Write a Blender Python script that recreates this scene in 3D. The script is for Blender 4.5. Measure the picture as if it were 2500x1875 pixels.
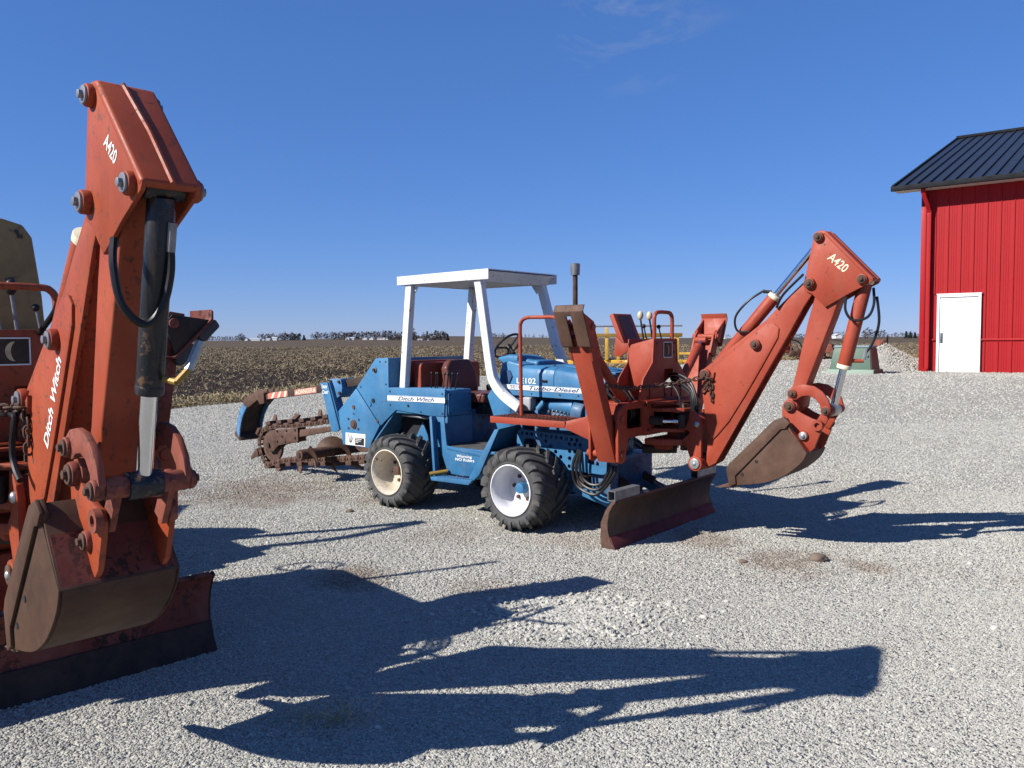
import bpy, bmesh, math, random
import numpy as np
from mathutils import Vector, Matrix

for o in list(bpy.data.objects):
    bpy.data.objects.remove(o, do_unlink=True)
scene = bpy.context.scene
COL = scene.collection
random.seed(7)
RNG = np.random.default_rng(11)
R = math.radians

# ---------------------------------------------------------------- camera
cam_d = bpy.data.cameras.new("camera")
cam_d.sensor_width = 36.0
cam_d.lens = 36.0 * 2000.0 / 2500.0
cam_d.clip_start = 0.05
cam_d.clip_end = 9000.0
cam = bpy.data.objects.new("camera", cam_d)
COL.objects.link(cam)
cam.matrix_world = (Matrix.Translation((0, 0, 1.65))
                    @ Matrix.Rotation(R(90) - math.atan(108.5 / 2000.0), 4, 'X')
                    @ Matrix.Rotation(R(-0.40), 4, 'Z'))
scene.camera = cam
scene.render.resolution_x, scene.render.resolution_y = 1024, 768

# ---------------------------------------------------------------- sky and sun
SUN_EL, SUN_AZ = R(35.7), R(24.3)          # light travels along +x turned 24 degrees towards +y
world = bpy.data.worlds.new("World")
scene.world = world
world.use_nodes = True
wn, wl = world.node_tree.nodes, world.node_tree.links
wn.clear()
w_out = wn.new('ShaderNodeOutputWorld')
w_bg = wn.new('ShaderNodeBackground')
sky = wn.new('ShaderNodeTexSky')
sky.sky_type = 'NISHITA'
sky.sun_disc = False
sky.sun_elevation = SUN_EL
sun_to = Vector((-math.cos(SUN_AZ), -math.sin(SUN_AZ), 0))
sky.sun_rotation = math.atan2(sun_to.x, sun_to.y)
sky.altitude = 1000.0
sky.air_density = 1.0
sky.dust_density = 0.0
sky.ozone_density = 10.0
hsv = wn.new('ShaderNodeHueSaturation')
hsv.inputs['Hue'].default_value = 0.5
hsv.inputs['Saturation'].default_value = 1.15
hsv.inputs['Value'].default_value = 1.80
grade = wn.new('ShaderNodeMix'); grade.data_type = 'RGBA'; grade.blend_type = 'MULTIPLY'; grade.inputs[0].default_value = 1.0
grade.inputs[7].default_value = (0.74, 0.86, 1.52, 1)
gam = wn.new('ShaderNodeGamma'); gam.inputs[1].default_value = 0.56
wl.new(sky.outputs[0], grade.inputs[6]); wl.new(grade.outputs[2], gam.inputs[0]); wl.new(gam.outputs[0], hsv.inputs['Color'])
# thin cirrus wisps, laid out on the sky dome
geo = wn.new('ShaderNodeTexCoord')
wmap = wn.new('ShaderNodeMapping'); wmap.inputs['Scale'].default_value = (3.2, 3.2, 8.5)
wl.new(geo.outputs['Generated'], wmap.inputs['Vector'])
cn = wn.new('ShaderNodeTexNoise')
cn.inputs['Scale'].default_value = 2.6; cn.inputs['Detail'].default_value = 7; cn.inputs['Roughness'].default_value = 0.62
cn.inputs['Distortion'].default_value = 0.5
wl.new(wmap.outputs[0], cn.inputs['Vector'])
cr = wn.new('ShaderNodeValToRGB'); cr.color_ramp.elements[0].position = 0.54; cr.color_ramp.elements[1].position = 0.78
wl.new(cn.outputs['Fac'], cr.inputs['Fac'])
cdir = wn.new('ShaderNodeVectorMath'); cdir.operation = 'DISTANCE'
cdir.inputs[1].default_value = Vector((0.115, 0.91, 0.405)).normalized()
wl.new(geo.outputs['Generated'], cdir.inputs[0])
cm = wn.new('ShaderNodeMapRange'); cm.inputs[1].default_value = 0.15; cm.inputs[2].default_value = 0.03
cm.inputs[3].default_value = 0.0; cm.inputs[4].default_value = 0.85
wl.new(cdir.outputs['Value'], cm.inputs[0])
cmul = wn.new('ShaderNodeMath'); cmul.operation = 'MULTIPLY'
wl.new(cr.outputs['Color'], cmul.inputs[0]); wl.new(cm.outputs[0], cmul.inputs[1])
cmix = wn.new('ShaderNodeMix'); cmix.data_type = 'RGBA'
wl.new(cmul.outputs[0], cmix.inputs[0])
wl.new(hsv.outputs[0], cmix.inputs[6])
cmix.inputs[7].default_value = (2.6, 3.2, 4.6, 1)
wl.new(cmix.outputs[2], w_bg.inputs['Color'])
w_bg.inputs['Strength'].default_value = 0.068
wl.new(w_bg.outputs[0], w_out.inputs[0])

sun_d = bpy.data.lights.new("sun", 'SUN')
sun_d.energy = 5.0
sun_d.angle = R(0.53)
sun_d.color = (1.0, 0.955, 0.89)
sun = bpy.data.objects.new("sun", sun_d)
COL.objects.link(sun)
trav = Vector((math.cos(SUN_AZ) * math.cos(SUN_EL), math.sin(SUN_AZ) * math.cos(SUN_EL), -math.sin(SUN_EL)))
sun.rotation_euler = trav.to_track_quat('-Z', 'Y').to_euler()
sun.location = (-6, -4, 8)

scene.view_settings.view_transform = 'Standard'
scene.view_settings.look = 'None'
scene.view_settings.exposure = 0.80
scene.view_settings.gamma = 1.0
scene.view_settings.use_curve_mapping = False
try:
    scene.cycles.max_bounces = 6
    scene.cycles.transparent_max_bounces = 6
except Exception:
    pass


# ---------------------------------------------------------------- materials
ALB = 0.80                                  # all surface colours are set against this exposure


def rgb(r, g, b):
    return (r * ALB, g * ALB, b * ALB, 1.0)


class NT:
    """small node-tree helper"""
    def __init__(self, name):
        self.m = bpy.data.materials.new(name)
        self.m.use_nodes = True
        self.t = self.m.node_tree
        self.n, self.l = self.t.nodes, self.t.links
        self.n.clear()
        self.out = self.n.new('ShaderNodeOutputMaterial')
        self.b = self.n.new('ShaderNodeBsdfPrincipled')
        self.l.new(self.b.outputs[0], self.out.inputs[0])
        self.tc = self.n.new('ShaderNodeTexCoord')

    def noise(self, scale, detail=5, rough=0.55, vec=None, stretch=None, dist=0.0):
        x = self.n.new('ShaderNodeTexNoise')
        x.inputs['Scale'].default_value = scale
        x.inputs['Detail'].default_value = detail
        x.inputs['Roughness'].default_value = rough
        x.inputs['Distortion'].default_value = dist
        v = vec if vec is not None else self.tc.outputs['Object']
        if stretch:
            mp = self.n.new('ShaderNodeMapping')
            mp.inputs['Scale'].default_value = stretch
            self.l.new(v, mp.inputs['Vector'])
            v = mp.outputs[0]
        self.l.new(v, x.inputs['Vector'])
        return x.outputs['Fac']

    def voro(self, scale, out='Distance', vec=None, feature='F1', rand=1.0):
        x = self.n.new('ShaderNodeTexVoronoi')
        x.feature = feature
        x.inputs['Scale'].default_value = scale
        x.inputs['Randomness'].default_value = rand
        self.l.new(vec if vec is not None else self.tc.outputs['Object'], x.inputs['Vector'])
        return x.outputs[out]

    def rng(self, v, a, b, c=0.0, d=1.0):
        x = self.n.new('ShaderNodeMapRange')
        x.inputs[1].default_value, x.inputs[2].default_value = a, b
        x.inputs[3].default_value, x.inputs[4].default_value = c, d
        self.l.new(v, x.inputs[0])
        return x.outputs[0]

    def math(self, op, a, b=None):
        x = self.n.new('ShaderNodeMath'); x.operation = op
        for i, v in enumerate((a, b)):
            if v is None: continue
            if isinstance(v, (int, float)): x.inputs[i].default_value = v
            else: self.l.new(v, x.inputs[i])
        return x.outputs[0]

    def mix(self, f, a, b, mode='MIX'):
        x = self.n.new('ShaderNodeMix'); x.data_type = 'RGBA'; x.blend_type = mode
        if isinstance(f, (int, float)): x.inputs[0].default_value = f
        else: self.l.new(f, x.inputs[0])
        for i, v in ((6, a), (7, b)):
            if isinstance(v, tuple): x.inputs[i].default_value = v
            else: self.l.new(v, x.inputs[i])
        return x.outputs[2]

    def bump(self, h, strength=0.2, dist=0.01):
        x = self.n.new('ShaderNodeBump')
        x.inputs['Strength'].default_value = strength
        x.inputs['Distance'].default_value = dist
        self.l.new(h, x.inputs['Height'])
        self.l.new(x.outputs[0], self.b.inputs['Normal'])

    def set(self, key, v):
        if isinstance(v, (int, float, tuple)): self.b.inputs[key].default_value = v
        else: self.l.new(v, self.b.inputs[key])


def paint(name, col, rust=(0.10, 0.045, 0.025), rust_amt=0.06, fade=0.16, rough=0.45, seed=0.0, dust=0.12,
          dust_col=(0.30, 0.25, 0.20), fade_col=None, streak=0.0, edge=0.0):
    """weathered machine paint: sun fade, chips down to rust, dust, fine scratches"""
    t = NT(name)
    mp = t.n.new('ShaderNodeMapping'); mp.inputs['Location'].default_value = (seed, seed * 1.7, seed * .6)
    t.l.new(t.tc.outputs['Object'], mp.inputs['Vector'])
    v = mp.outputs[0]
    fc = fade_col or tuple(min(1, c * 1.25 + 0.03) for c in col)
    big = t.noise(2.3, 4, 0.6, v)
    c = t.mix(t.rng(big, 0.35, 0.7), rgb(*(x * (1 - fade) for x in col)), rgb(*fc))
    dst = t.noise(7.0, 6, 0.7, v, (1, 1, 0.45))
    c = t.mix(t.rng(dst, 0.5, 0.85, 0, dust * 2.2), c, rgb(*dust_col))
    if streak > 0:
        st = t.noise(16.0, 5, 0.6, v, (1, 1, 0.09))
        c = t.mix(t.rng(st, 0.56, 0.76, 0, streak), c, rgb(*(x * 1.3 for x in rust)))
    chip = t.noise(26.0, 8, 0.68, v)
    area = t.noise(3.1, 3, 0.5, v)
    k = t.math('MULTIPLY', t.rng(chip, 0.60 - rust_amt, 0.645 - rust_amt), t.rng(area, 0.36, 0.62))
    c = t.mix(k, c, rgb(*rust))
    if edge > 0:                                # paint rubbed off along plate edges and welds
        bv = t.n.new('ShaderNodeBevel'); bv.samples = 4; bv.inputs['Radius'].default_value = 0.012
        dp = t.n.new('ShaderNodeVectorMath'); dp.operation = 'DOT_PRODUCT'
        t.l.new(bv.outputs[0], dp.inputs[0]); t.l.new(t.n.new('ShaderNodeNewGeometry').outputs['Normal'], dp.inputs[1])
        em = t.math('MULTIPLY', t.rng(dp.outputs['Value'], 0.985, 0.86, 0, 1), t.rng(t.noise(21.0, 6, 0.7, v), 0.44, 0.60, 0, edge))
        c = t.mix(em, c, rgb(*(x * 1.15 for x in rust)))
        sc2 = t.noise(34.0, 2, 0.4, v, (0.05, 1.0, 1.0))
        c = t.mix(t.rng(sc2, 0.72, 0.77, 0, 0.5 * edge), c, rgb(*rust))
    scr = t.noise(60.0, 3, 0.5, v, (1.0, 1.0, 0.06))
    c = t.mix(t.rng(scr, 0.70, 0.78, 0, 0.35), c, rgb(*(x * 0.55 for x in col)))
    t.set('Base Color', c)
    rr = t.rng(t.noise(11, 4, 0.6, v), 0.3, 0.75, rough - 0.10, rough + 0.18)
    t.set('Roughness', t.math('ADD', rr, t.math('MULTIPLY', k, 0.3)))
    t.set('Specular IOR Level', 0.30)
    t.bump(t.math('ADD', t.math('MULTIPLY', k, -0.6), t.noise(40, 3, 0.5, v)), 0.12, 0.004)
    return t.m


def metal(name, a, b, rough=0.6, metallic=0.0, scale=18, seed=0.0, bump=0.3):
    t = NT(name)
    mp = t.n.new('ShaderNodeMapping'); mp.inputs['Location'].default_value = (seed, seed, seed)
    t.l.new(t.tc.outputs['Object'], mp.inputs['Vector']); v = mp.outputs[0]
    f = t.math('ADD', t.math('MULTIPLY', t.noise(scale, 8, 0.7, v), 0.6), t.math('MULTIPLY', t.noise(scale * .18, 4, 0.6, v), 0.4))
    t.set('Base Color', t.mix(t.rng(f, 0.36, 0.66), rgb(*a), rgb(*b)))
    t.set('Roughness', t.rng(f, 0.3, 0.7, rough + 0.08, rough - 0.1))
    t.set('Metallic', metallic); t.set('Specular IOR Level', 0.22)
    t.bump(t.noise(scale * 4, 5, 0.6, v), bump, 0.003)
    return t.m


def plain(name, col, rough=0.5, metallic=0.0, var=0.12, scale=12):
    t = NT(name)
    f = t.noise(scale, 5, 0.6)
    t.set('Base Color', t.mix(t.rng(f, 0.3, 0.7), rgb(*(x * (1 - var) for x in col)), rgb(*(min(1, x * (1 + var)) for x in col))))
    t.set('Roughness', t.rng(f, 0.3, 0.7, max(0, rough - .06), rough + .06))
    t.set('Metallic', metallic); t.set('Specular IOR Level', 0.25)
    return t.m


MAT = {}
MAT['red'] = paint('red_paint', (0.350, 0.050, 0.022), rust_amt=-0.010, rough=0.55, dust=0.06, fade_col=(0.375, 0.064, 0.032), streak=0.15, edge=0.55)
MAT['red_old'] = paint('old_orange_paint', (0.345, 0.054, 0.017), rust=(0.075, 0.035, 0.024), rust_amt=0.026, rough=0.52, seed=3.1, dust=0.24, dust_col=(0.13, 0.05, 0.028),
                       fade_col=(0.365, 0.072, 0.027), streak=0.45, edge=1.0)
MAT['rusty_red'] = paint('rusted_orange_paint', (0.21, 0.046, 0.024), rust=(0.055, 0.031, 0.023), rust_amt=0.10, rough=0.7, seed=5.0, dust=0.2, dust_col=(0.13, 0.065, 0.038))
MAT['blue'] = paint('blue_paint', (0.036, 0.168, 0.345), rust=(0.10, 0.07, 0.05), rust_amt=0.0, rough=0.46, seed=1.3, dust=0.12, dust_col=(0.20, 0.20, 0.19),
                    fade_col=(0.062, 0.222, 0.415), streak=0.22)
MAT['blue_worn'] = paint('worn_blue_paint', (0.04, 0.18, 0.37), rust=(0.11, 0.055, 0.035), rust_amt=0.08, rough=0.6, seed=2.3, dust=0.2)
MAT['white'] = paint('white_paint', (0.78, 0.79, 0.80), rust=(0.20, 0.09, 0.05), rust_amt=0.012, fade=0.08, rough=0.42, seed=4.4,
                     fade_col=(0.84, 0.84, 0.85), dust=0.05)
MAT['rim_white'] = paint('white_rim_paint', (0.72, 0.72, 0.75), rust=(0.2, 0.1, 0.06), rust_amt=-0.05, fade=0.05, rough=0.35, seed=2.2,
                         fade_col=(0.78, 0.78, 0.81), dust=0.12)
MAT['rim_cream'] = paint('cream_rim_paint', (0.66, 0.59, 0.47), rust=(0.2, 0.1, 0.06), rust_amt=0.01, fade=0.12, rough=0.5, seed=6.2, dust=0.25)
MAT['rust'] = metal('rusty_steel', (0.055, 0.031, 0.023), (0.15, 0.085, 0.062), 0.78, seed=1.0)
MAT['rust_bucket'] = metal('worn_bucket_steel', (0.060, 0.032, 0.022), (0.145, 0.083, 0.057), 0.66, scale=7, seed=2.0, bump=0.12)
MAT['rust_dark'] = metal('dark_rusty_steel', (0.022, 0.018, 0.016), (0.075, 0.048, 0.036), 0.75, scale=9, seed=3.0)
MAT['blade_end_blue'] = paint('rusting_blue_blade_end', (0.05, 0.15, 0.28), rust=(0.11, 0.058, 0.04), rust_amt=0.19, rough=0.7, seed=7.3, dust=0.2)
MAT['bucket_dark'] = metal('dark_bucket_steel', (0.045, 0.023, 0.015), (0.112, 0.060, 0.038), 0.66, scale=5, seed=9.0, bump=0.12)
MAT['blade'] = metal('worn_blade_steel', (0.045, 0.025, 0.017), (0.105, 0.060, 0.040), 0.55, scale=6, seed=6.0, bump=0.12)
MAT['edge_red'] = metal('cutting_edge_paint', (0.075, 0.016, 0.018), (0.145, 0.033, 0.036), 0.65, scale=9, seed=8.0, bump=0.12)
MAT['steel'] = metal('grey_steel', (0.18, 0.18, 0.19), (0.36, 0.36, 0.37), 0.42, 0.55, seed=4.0, bump=0.1)
MAT['zinc'] = metal('zinc_plated_steel', (0.30, 0.33, 0.34), (0.52, 0.55, 0.56), 0.38, 0.6, seed=5.0, bump=0.1)
MAT['chrome'] = plain('chrome_rod', (0.82, 0.83, 0.85), 0.12, 1.0, 0.03)
MAT['black_paint'] = paint('black_paint', (0.012, 0.014, 0.018), rust=(0.16, 0.09, 0.05), rust_amt=0.03, fade=0.1, rough=0.27, seed=7.7,
                           fade_col=(0.017, 0.020, 0.025), dust=0.05, streak=0.45)
MAT['hose'] = plain('black_hose', (0.014, 0.014, 0.016), 0.42)
MAT['dark'] = plain('dark_underside', (0.018, 0.018, 0.02), 0.8)
MAT['engine'] = paint('engine_blue_paint', (0.03, 0.12, 0.25), rust_amt=0.05, rough=0.5, seed=9.1, dust=0.3)
MAT['grey_box'] = plain('grey_casting', (0.34, 0.35, 0.37), 0.5)
MAT['yellow'] = paint('yellow_paint', (0.66, 0.37, 0.035), rust_amt=0.03, rough=0.5, seed=8.1, dust=0.1)
MAT['brass'] = plain('yellow_oxide_metal', (0.30, 0.185, 0.045), 0.5, 0.2)
MAT['letter_white'] = plain('white_decal', (0.80, 0.80, 0.78), 0.5, 0, 0.05)
MAT['letter_cream'] = plain('cream_decal', (0.80, 0.72, 0.52), 0.5, 0, 0.06)
MAT['letter_blue'] = plain('dark_blue_decal', (0.035, 0.085, 0.19), 0.5)
MAT['decal_red'] = plain('faded_red_decal', (0.56, 0.17, 0.13), 0.55, 0, 0.2)
MAT['decal_pink'] = plain('pink_decal', (0.55, 0.22, 0.18), 0.55, 0, 0.15)
MAT['decal_black'] = plain('black_decal', (0.02, 0.02, 0.022), 0.5)
MAT['emblem'] = plain('moon_emblem_cream', (0.55, 0.42, 0.24), 0.6, 0, 0.3)
MAT['emblem_orange'] = plain('moon_emblem_orange', (0.62, 0.16, 0.05), 0.6, 0, 0.3)
MAT['vinyl'] = plain('maroon_vinyl', (0.125, 0.042, 0.032), 0.42, 0, 0.2, 6)
MAT['knob'] = plain('cream_knob', (0.55, 0.48, 0.33), 0.4, 0, 0.05)
MAT['mat'] = plain('grey_floor_mat', (0.075, 0.072, 0.068), 0.85, 0, 0.4, 9)


def tan_vinyl():
    t = NT('torn_tan_vinyl')
    f = t.noise(5, 6, 0.7)
    c = t.mix(t.rng(f, 0.3, 0.75), rgb(0.20, 0.125, 0.04), rgb(0.36, 0.24, 0.09))
    g = t.noise(9, 7, 0.7)
    c = t.mix(t.rng(g, 0.60, 0.66), c, rgb(0.025, 0.02, 0.014))
    t.set('Base Color', c); t.set('Roughness', 0.6)
    t.bump(g, 0.4, 0.01)
    return t.m


def rubber():
    t = NT('tyre_rubber')
    f = t.noise(9, 6, 0.7)
    c = t.mix(t.rng(f, 0.3, 0.7), rgb(0.034, 0.034, 0.035), rgb(0.075, 0.074, 0.073))
    g = t.noise(6.5, 8, 0.75, stretch=(1, 1.6, 1))
    c = t.mix(t.rng(g, 0.54, 0.72, 0, 0.75), c, rgb(0.15, 0.125, 0.095))
    t.set('Base Color', c); t.set('Roughness', t.rng(f, 0.3, 0.7, 0.62, 0.85))
    t.bump(t.noise(55, 4, 0.6), 0.25, 0.003)
    return t.m


MAT['tan'] = tan_vinyl()
MAT['rubber'] = rubber()


# ---------------------------------------------------------------- mesh helpers
def catmull(pts, n=6, closed=False):
    P = [Vector(p) for p in pts]
    out = []
    m = len(P)
    segs = m if closed else m - 1
    for i in range(segs):
        if closed:
            p0, p1, p2, p3 = P[(i - 1) % m], P[i], P[(i + 1) % m], P[(i + 2) % m]
        else:
            p0, p1, p2, p3 = P[max(i - 1, 0)], P[i], P[i + 1], P[min(i + 2, m - 1)]
        for k in range(n):
            t = k / n
            out.append(0.5 * ((2 * p1) + (-p0 + p2) * t + (2 * p0 - 5 * p1 + 4 * p2 - p3) * t * t + (-p0 + 3 * p1 - 3 * p2 + p3) * t ** 3))
    if not closed:
        out.append(P[-1])
    return out


def fillet(pts, r, n=4):
    """2D outline with rounded corners; r may be a list"""
    m = len(pts); out = []
    for i in range(m):
        a, b, c = Vector(pts[i - 1]), Vector(pts[i]), Vector(pts[(i + 1) % m])
        rr = r[i] if isinstance(r, (list, tuple)) else r
        u, w = (a - b), (c - b)
        lu, lw = u.length, w.length
        if rr <= 0 or lu < 1e-6 or lw < 1e-6:
            out.append(tuple(b)); continue
        u /= lu; w /= lw
        ang = math.acos(max(-1, min(1, u.dot(w))))
        if ang > math.pi - 0.08:
            out.append(tuple(b)); continue
        d = min(rr / math.tan(ang / 2), lu * 0.45, lw * 0.45)
        for k in range(n + 1):
            t = k / n
            p = (b + u * d) * (1 - t) ** 2 + b * 2 * t * (1 - t) + (b + w * d) * t ** 2
            out.append(tuple(p))
    return out


def disc(cx, cz, r, n=14, a0=0.0, a1=2 * math.pi):
    full = abs(a1 - a0 - 2 * math.pi) < 1e-6
    k = n if full else n + 1
    return [(cx + r * math.cos(a0 + (a1 - a0) * i / n), cz + r * math.sin(a0 + (a1 - a0) * i / n)) for i in range(k)]


class G:
    """collects shapes into one mesh"""
    def __init__(self):
        self.bm = bmesh.new()

    def poly(self, ring0, ring1):
        b = self.bm
        v0 = [b.verts.new(p) for p in ring0]; v1 = [b.verts.new(p) for p in ring1]
        n = len(v0)
        b.faces.new(v0); b.faces.new(list(reversed(v1)))
        for i in range(n):
            j = (i + 1) % n
            b.faces.new((v0[j], v0[i], v1[i], v1[j]))
        return self

    def prism(self, prof, y0, y1):              # outline in x,z
        return self.poly([(x, y0, z) for x, z in prof], [(x, y1, z) for x, z in prof])

    def prismx(self, prof, x0, x1):             # outline in y,z
        return self.poly([(x0, y, z) for y, z in prof], [(x1, y, z) for y, z in prof])

    def prismz(self, prof, z0, z1):
        return self.poly([(x, y, z0) for x, y in prof], [(x, y, z1) for x, y in prof])

    def box(self, x0, x1, y0, y1, z0, z1):
        return self.prism([(x0, z0), (x1, z0), (x1, z1), (x0, z1)], y0, y1)

    def beam(self, p0, p1, w, h, up=(0, 0, 1)):
        """rectangular bar between two points; h measured along 'up'"""
        p0, p1 = Vector(p0), Vector(p1)
        d = (p1 - p0).normalized(); s = d.cross(Vector(up)).normalized(); u = s.cross(d).normalized()
        c = [(-w / 2, -h / 2), (w / 2, -h / 2), (w / 2, h / 2), (-w / 2, h / 2)]
        return self.poly([tuple(p0 + s * a + u * b) for a, b in c], [tuple(p1 + s * a + u * b) for a, b in c])

    def sweep(self, pts, sect, up=(0, 1, 0)):
        """sweep a closed section (a along side, b along up') along pts with fixed up hint"""
        P = [Vector(p) for p in pts]; rings = []
        for i, p in enumerate(P):
            d = (P[min(i + 1, len(P) - 1)] - P[max(i - 1, 0)]).normalized()
            s = d.cross(Vector(up)).normalized(); u = s.cross(d).normalized()
            rings.append([self.bm.verts.new(p + s * a + u * b) for a, b in sect])
        n = len(sect)
        for a, b in zip(rings, rings[1:]):
            for i in range(n):
                j = (i + 1) % n
                self.bm.faces.new((a[i], a[j], b[j], b[i]))
        self.bm.faces.new(list(reversed(rings[0]))); self.bm.faces.new(rings[-1])
        return self

    def cyl(self, p0, p1, r, r1=None, n=16):
        p0, p1 = Vector(p0), Vector(p1); r1 = r if r1 is None else r1
        d = (p1 - p0).normalized()
        s = d.orthogonal().normalized(); u = d.cross(s)
        f = lambda c, q: [tuple(c + s * q * math.cos(2 * math.pi * i / n) + u * q * math.sin(2 * math.pi * i / n)) for i in range(n)]
        return self.poly(f(p0, r), f(p1, r1))

    def tube(self, pts, r, n=8, closed=False):
        P = [Vector(p) for p in pts]; m = len(P); rings = []
        ref = None
        for i in range(m):
            if closed: d = (P[(i + 1) % m] - P[i - 1]).normalized()
            else: d = (P[min(i + 1, m - 1)] - P[max(i - 1, 0)]).normalized()
            if ref is None: ref = d.orthogonal().normalized()
            ref = (ref - d * ref.dot(d)).normalized(); u = d.cross(ref)
            rr = r[i] if isinstance(r, (list, tuple)) else r
            rings.append([self.bm.verts.new(P[i] + ref * rr * math.cos(2 * math.pi * k / n) + u * rr * math.sin(2 * math.pi * k / n)) for k in range(n)])
        pairs = list(zip(rings, rings[1:])) + ([(rings[-1], rings[0])] if closed else [])
        for a, b in pairs:
            for i in range(n):
                j = (i + 1) % n
                self.bm.faces.new((a[i], a[j], b[j], b[i]))
        if not closed:
            self.bm.faces.new(list(reversed(rings[0]))); self.bm.faces.new(rings[-1])
        return self

    def lathe(self, prof, cx, cz, n=40, y=0.0, sign=1.0):
        """profile (r, y) turned about the y axis through (cx, cz)"""
        rings = []
        for r, yy in prof:
            if r < 1e-5:
                rings.append([self.bm.verts.new((cx, y + sign * yy, cz))]); continue
            rings.append([self.bm.verts.new((cx + r * math.cos(2 * math.pi * k / n), y + sign * yy, cz + r * math.sin(2 * math.pi * k / n))) for k in range(n)])
        for a, b in zip(rings, rings[1:]):
            for i in range(n):
                j = (i + 1) % n
                if len(a) == 1 and len(b) == 1: continue
                if len(a) == 1: self.bm.faces.new((a[0], b[j], b[i]))
                elif len(b) == 1: self.bm.faces.new((a[i], a[j], b[0]))
                else: self.bm.faces.new((a[i], a[j], b[j], b[i]))
        return self

    def plate(self, outer, holes, a0, a1, axis='y'):
        """flat plate with holes, thickness a0..a1 along axis"""
        mk = {'y': lambda p, a: (p[0], a, p[1]), 'x': lambda p, a: (a, p[0], p[1]), 'z': lambda p, a: (p[0], p[1], a)}[axis]
        tmp = bmesh.new()
        for ring in [outer] + list(holes):
            vs = [tmp.verts.new(mk(p, a0)) for p in ring]
            for i in range(len(vs)):
                tmp.edges.new((vs[i], vs[(i + 1) % len(vs)]))
        bmesh.ops.triangle_fill(tmp, use_beauty=True, edges=tmp.edges[:])
        res = bmesh.ops.extrude_face_region(tmp, geom=tmp.faces[:])
        d = a1 - a0
        vec = {'y': (0, d, 0), 'x': (d, 0, 0), 'z': (0, 0, d)}[axis]
        bmesh.ops.translate(tmp, verts=[g for g in res['geom'] if isinstance(g, bmesh.types.BMVert)], vec=vec)
        me = bpy.data.meshes.new('tmp'); tmp.to_mesh(me); tmp.free()
        self.bm.from_mesh(me); bpy.data.meshes.remove(me)
        return self

    def ball(self, c, r, sx=1, sy=1, sz=1, seg=12, rings=8):
        M = Matrix.Translation(c) @ Matrix.Diagonal((sx * r, sy * r, sz * r, 1))
        bmesh.ops.create_uvsphere(self.bm, u_segments=seg, v_segments=rings, radius=1.0, matrix=M)
        return self

    def xform(self, M):
        bmesh.ops.transform(self.bm, matrix=M, verts=self.bm.verts[:])
        return self

    def mesh(self, name, bevel=0.0, seg=2, smooth=True, ang=0.6):
        bm = self.bm
        bmesh.ops.recalc_face_normals(bm, faces=bm.faces[:])
        if bevel > 0:
            es = [e for e in bm.edges if len(e.link_faces) == 2 and e.calc_face_angle(0) > 0.5]
            if es:
                bmesh.ops.bevel(bm, geom=es, offset=bevel, offset_type='OFFSET', segments=seg, profile=0.5, affect='EDGES', clamp_overlap=True)
        for e in bm.edges:
            if len(e.link_faces) == 2: e.smooth = e.calc_face_angle(0) < ang
        for f in bm.faces: f.smooth = smooth
        me = bpy.data.meshes.new(name)
        bm.to_mesh(me); bm.free()
        return me

    def build(self, name, mat, parent=None, bevel=0.0, seg=2, smooth=True, ang=0.6):
        me = self.mesh(name, bevel, seg, smooth, ang)
        return obj(name, me, mat, parent)


def obj(name, me, mat, parent=None):
    if mat is not None and not me.materials:
        me.materials.append(MAT[mat] if isinstance(mat, str) else mat)
    o = bpy.data.objects.new(name, me)
    COL.objects.link(o)
    if parent is not None: o.parent = parent
    return o


def tag(o, label=None, cat=None, group=None, kind=None):
    if label: o['label'] = label
    if cat: o['category'] = cat
    if group: o['group'] = group
    if kind: o['kind'] = kind
    return o


def thing(name, label, cat, loc=(0, 0, 0), rz=0.0, group=None):
    o = bpy.data.objects.new(name, None)
    COL.objects.link(o)
    o.location = loc; o.rotation_euler = (0, 0, rz); o.empty_display_size = 0.3
    return tag(o, label, cat, group)


def lettering(text, size, origin, xdir, ydir, mat, parent, shear=0.0, bold=0.0, width=None, name='lettering'):
    """flat lettering, one mesh for each word; origin at the lower left"""
    def word_mesh(body):
        cu = bpy.data.curves.new('txt', 'FONT')
        cu.body = body; cu.size = size; cu.shear = shear; cu.offset = bold; cu.extrude = 0.0006; cu.resolution_u = 3
        tmp = bpy.data.objects.new('txt', cu)
        COL.objects.link(tmp)
        me = bpy.data.meshes.new_from_object(tmp.evaluated_get(bpy.context.evaluated_depsgraph_get()))
        bpy.data.objects.remove(tmp, do_unlink=True); bpy.data.curves.remove(cu)
        return me
    span = lambda me: (min(v.co.x for v in me.vertices), max(v.co.x for v in me.vertices))
    full = word_mesh(text); a, b = span(full); bpy.data.meshes.remove(full)
    sx = width / (b - a) if width else 1.0
    x = Vector(xdir).normalized(); y = Vector(ydir).normalized(); z = x.cross(y)
    M = Matrix.Translation(origin) @ Matrix((x, y, z)).transposed().to_4x4() @ Matrix.Diagonal((sx, 1, 1, 1))
    words = text.split(' '); out = None
    for k, w in enumerate(words):
        me = word_mesh(w)
        if k:                                   # right-align the later words to the end of the line
            me.transform(Matrix.Translation((b - span(me)[1], 0, 0)))
        me.transform(M); me.materials.clear()
        out = obj(name, me, mat, parent)
    return out


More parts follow.
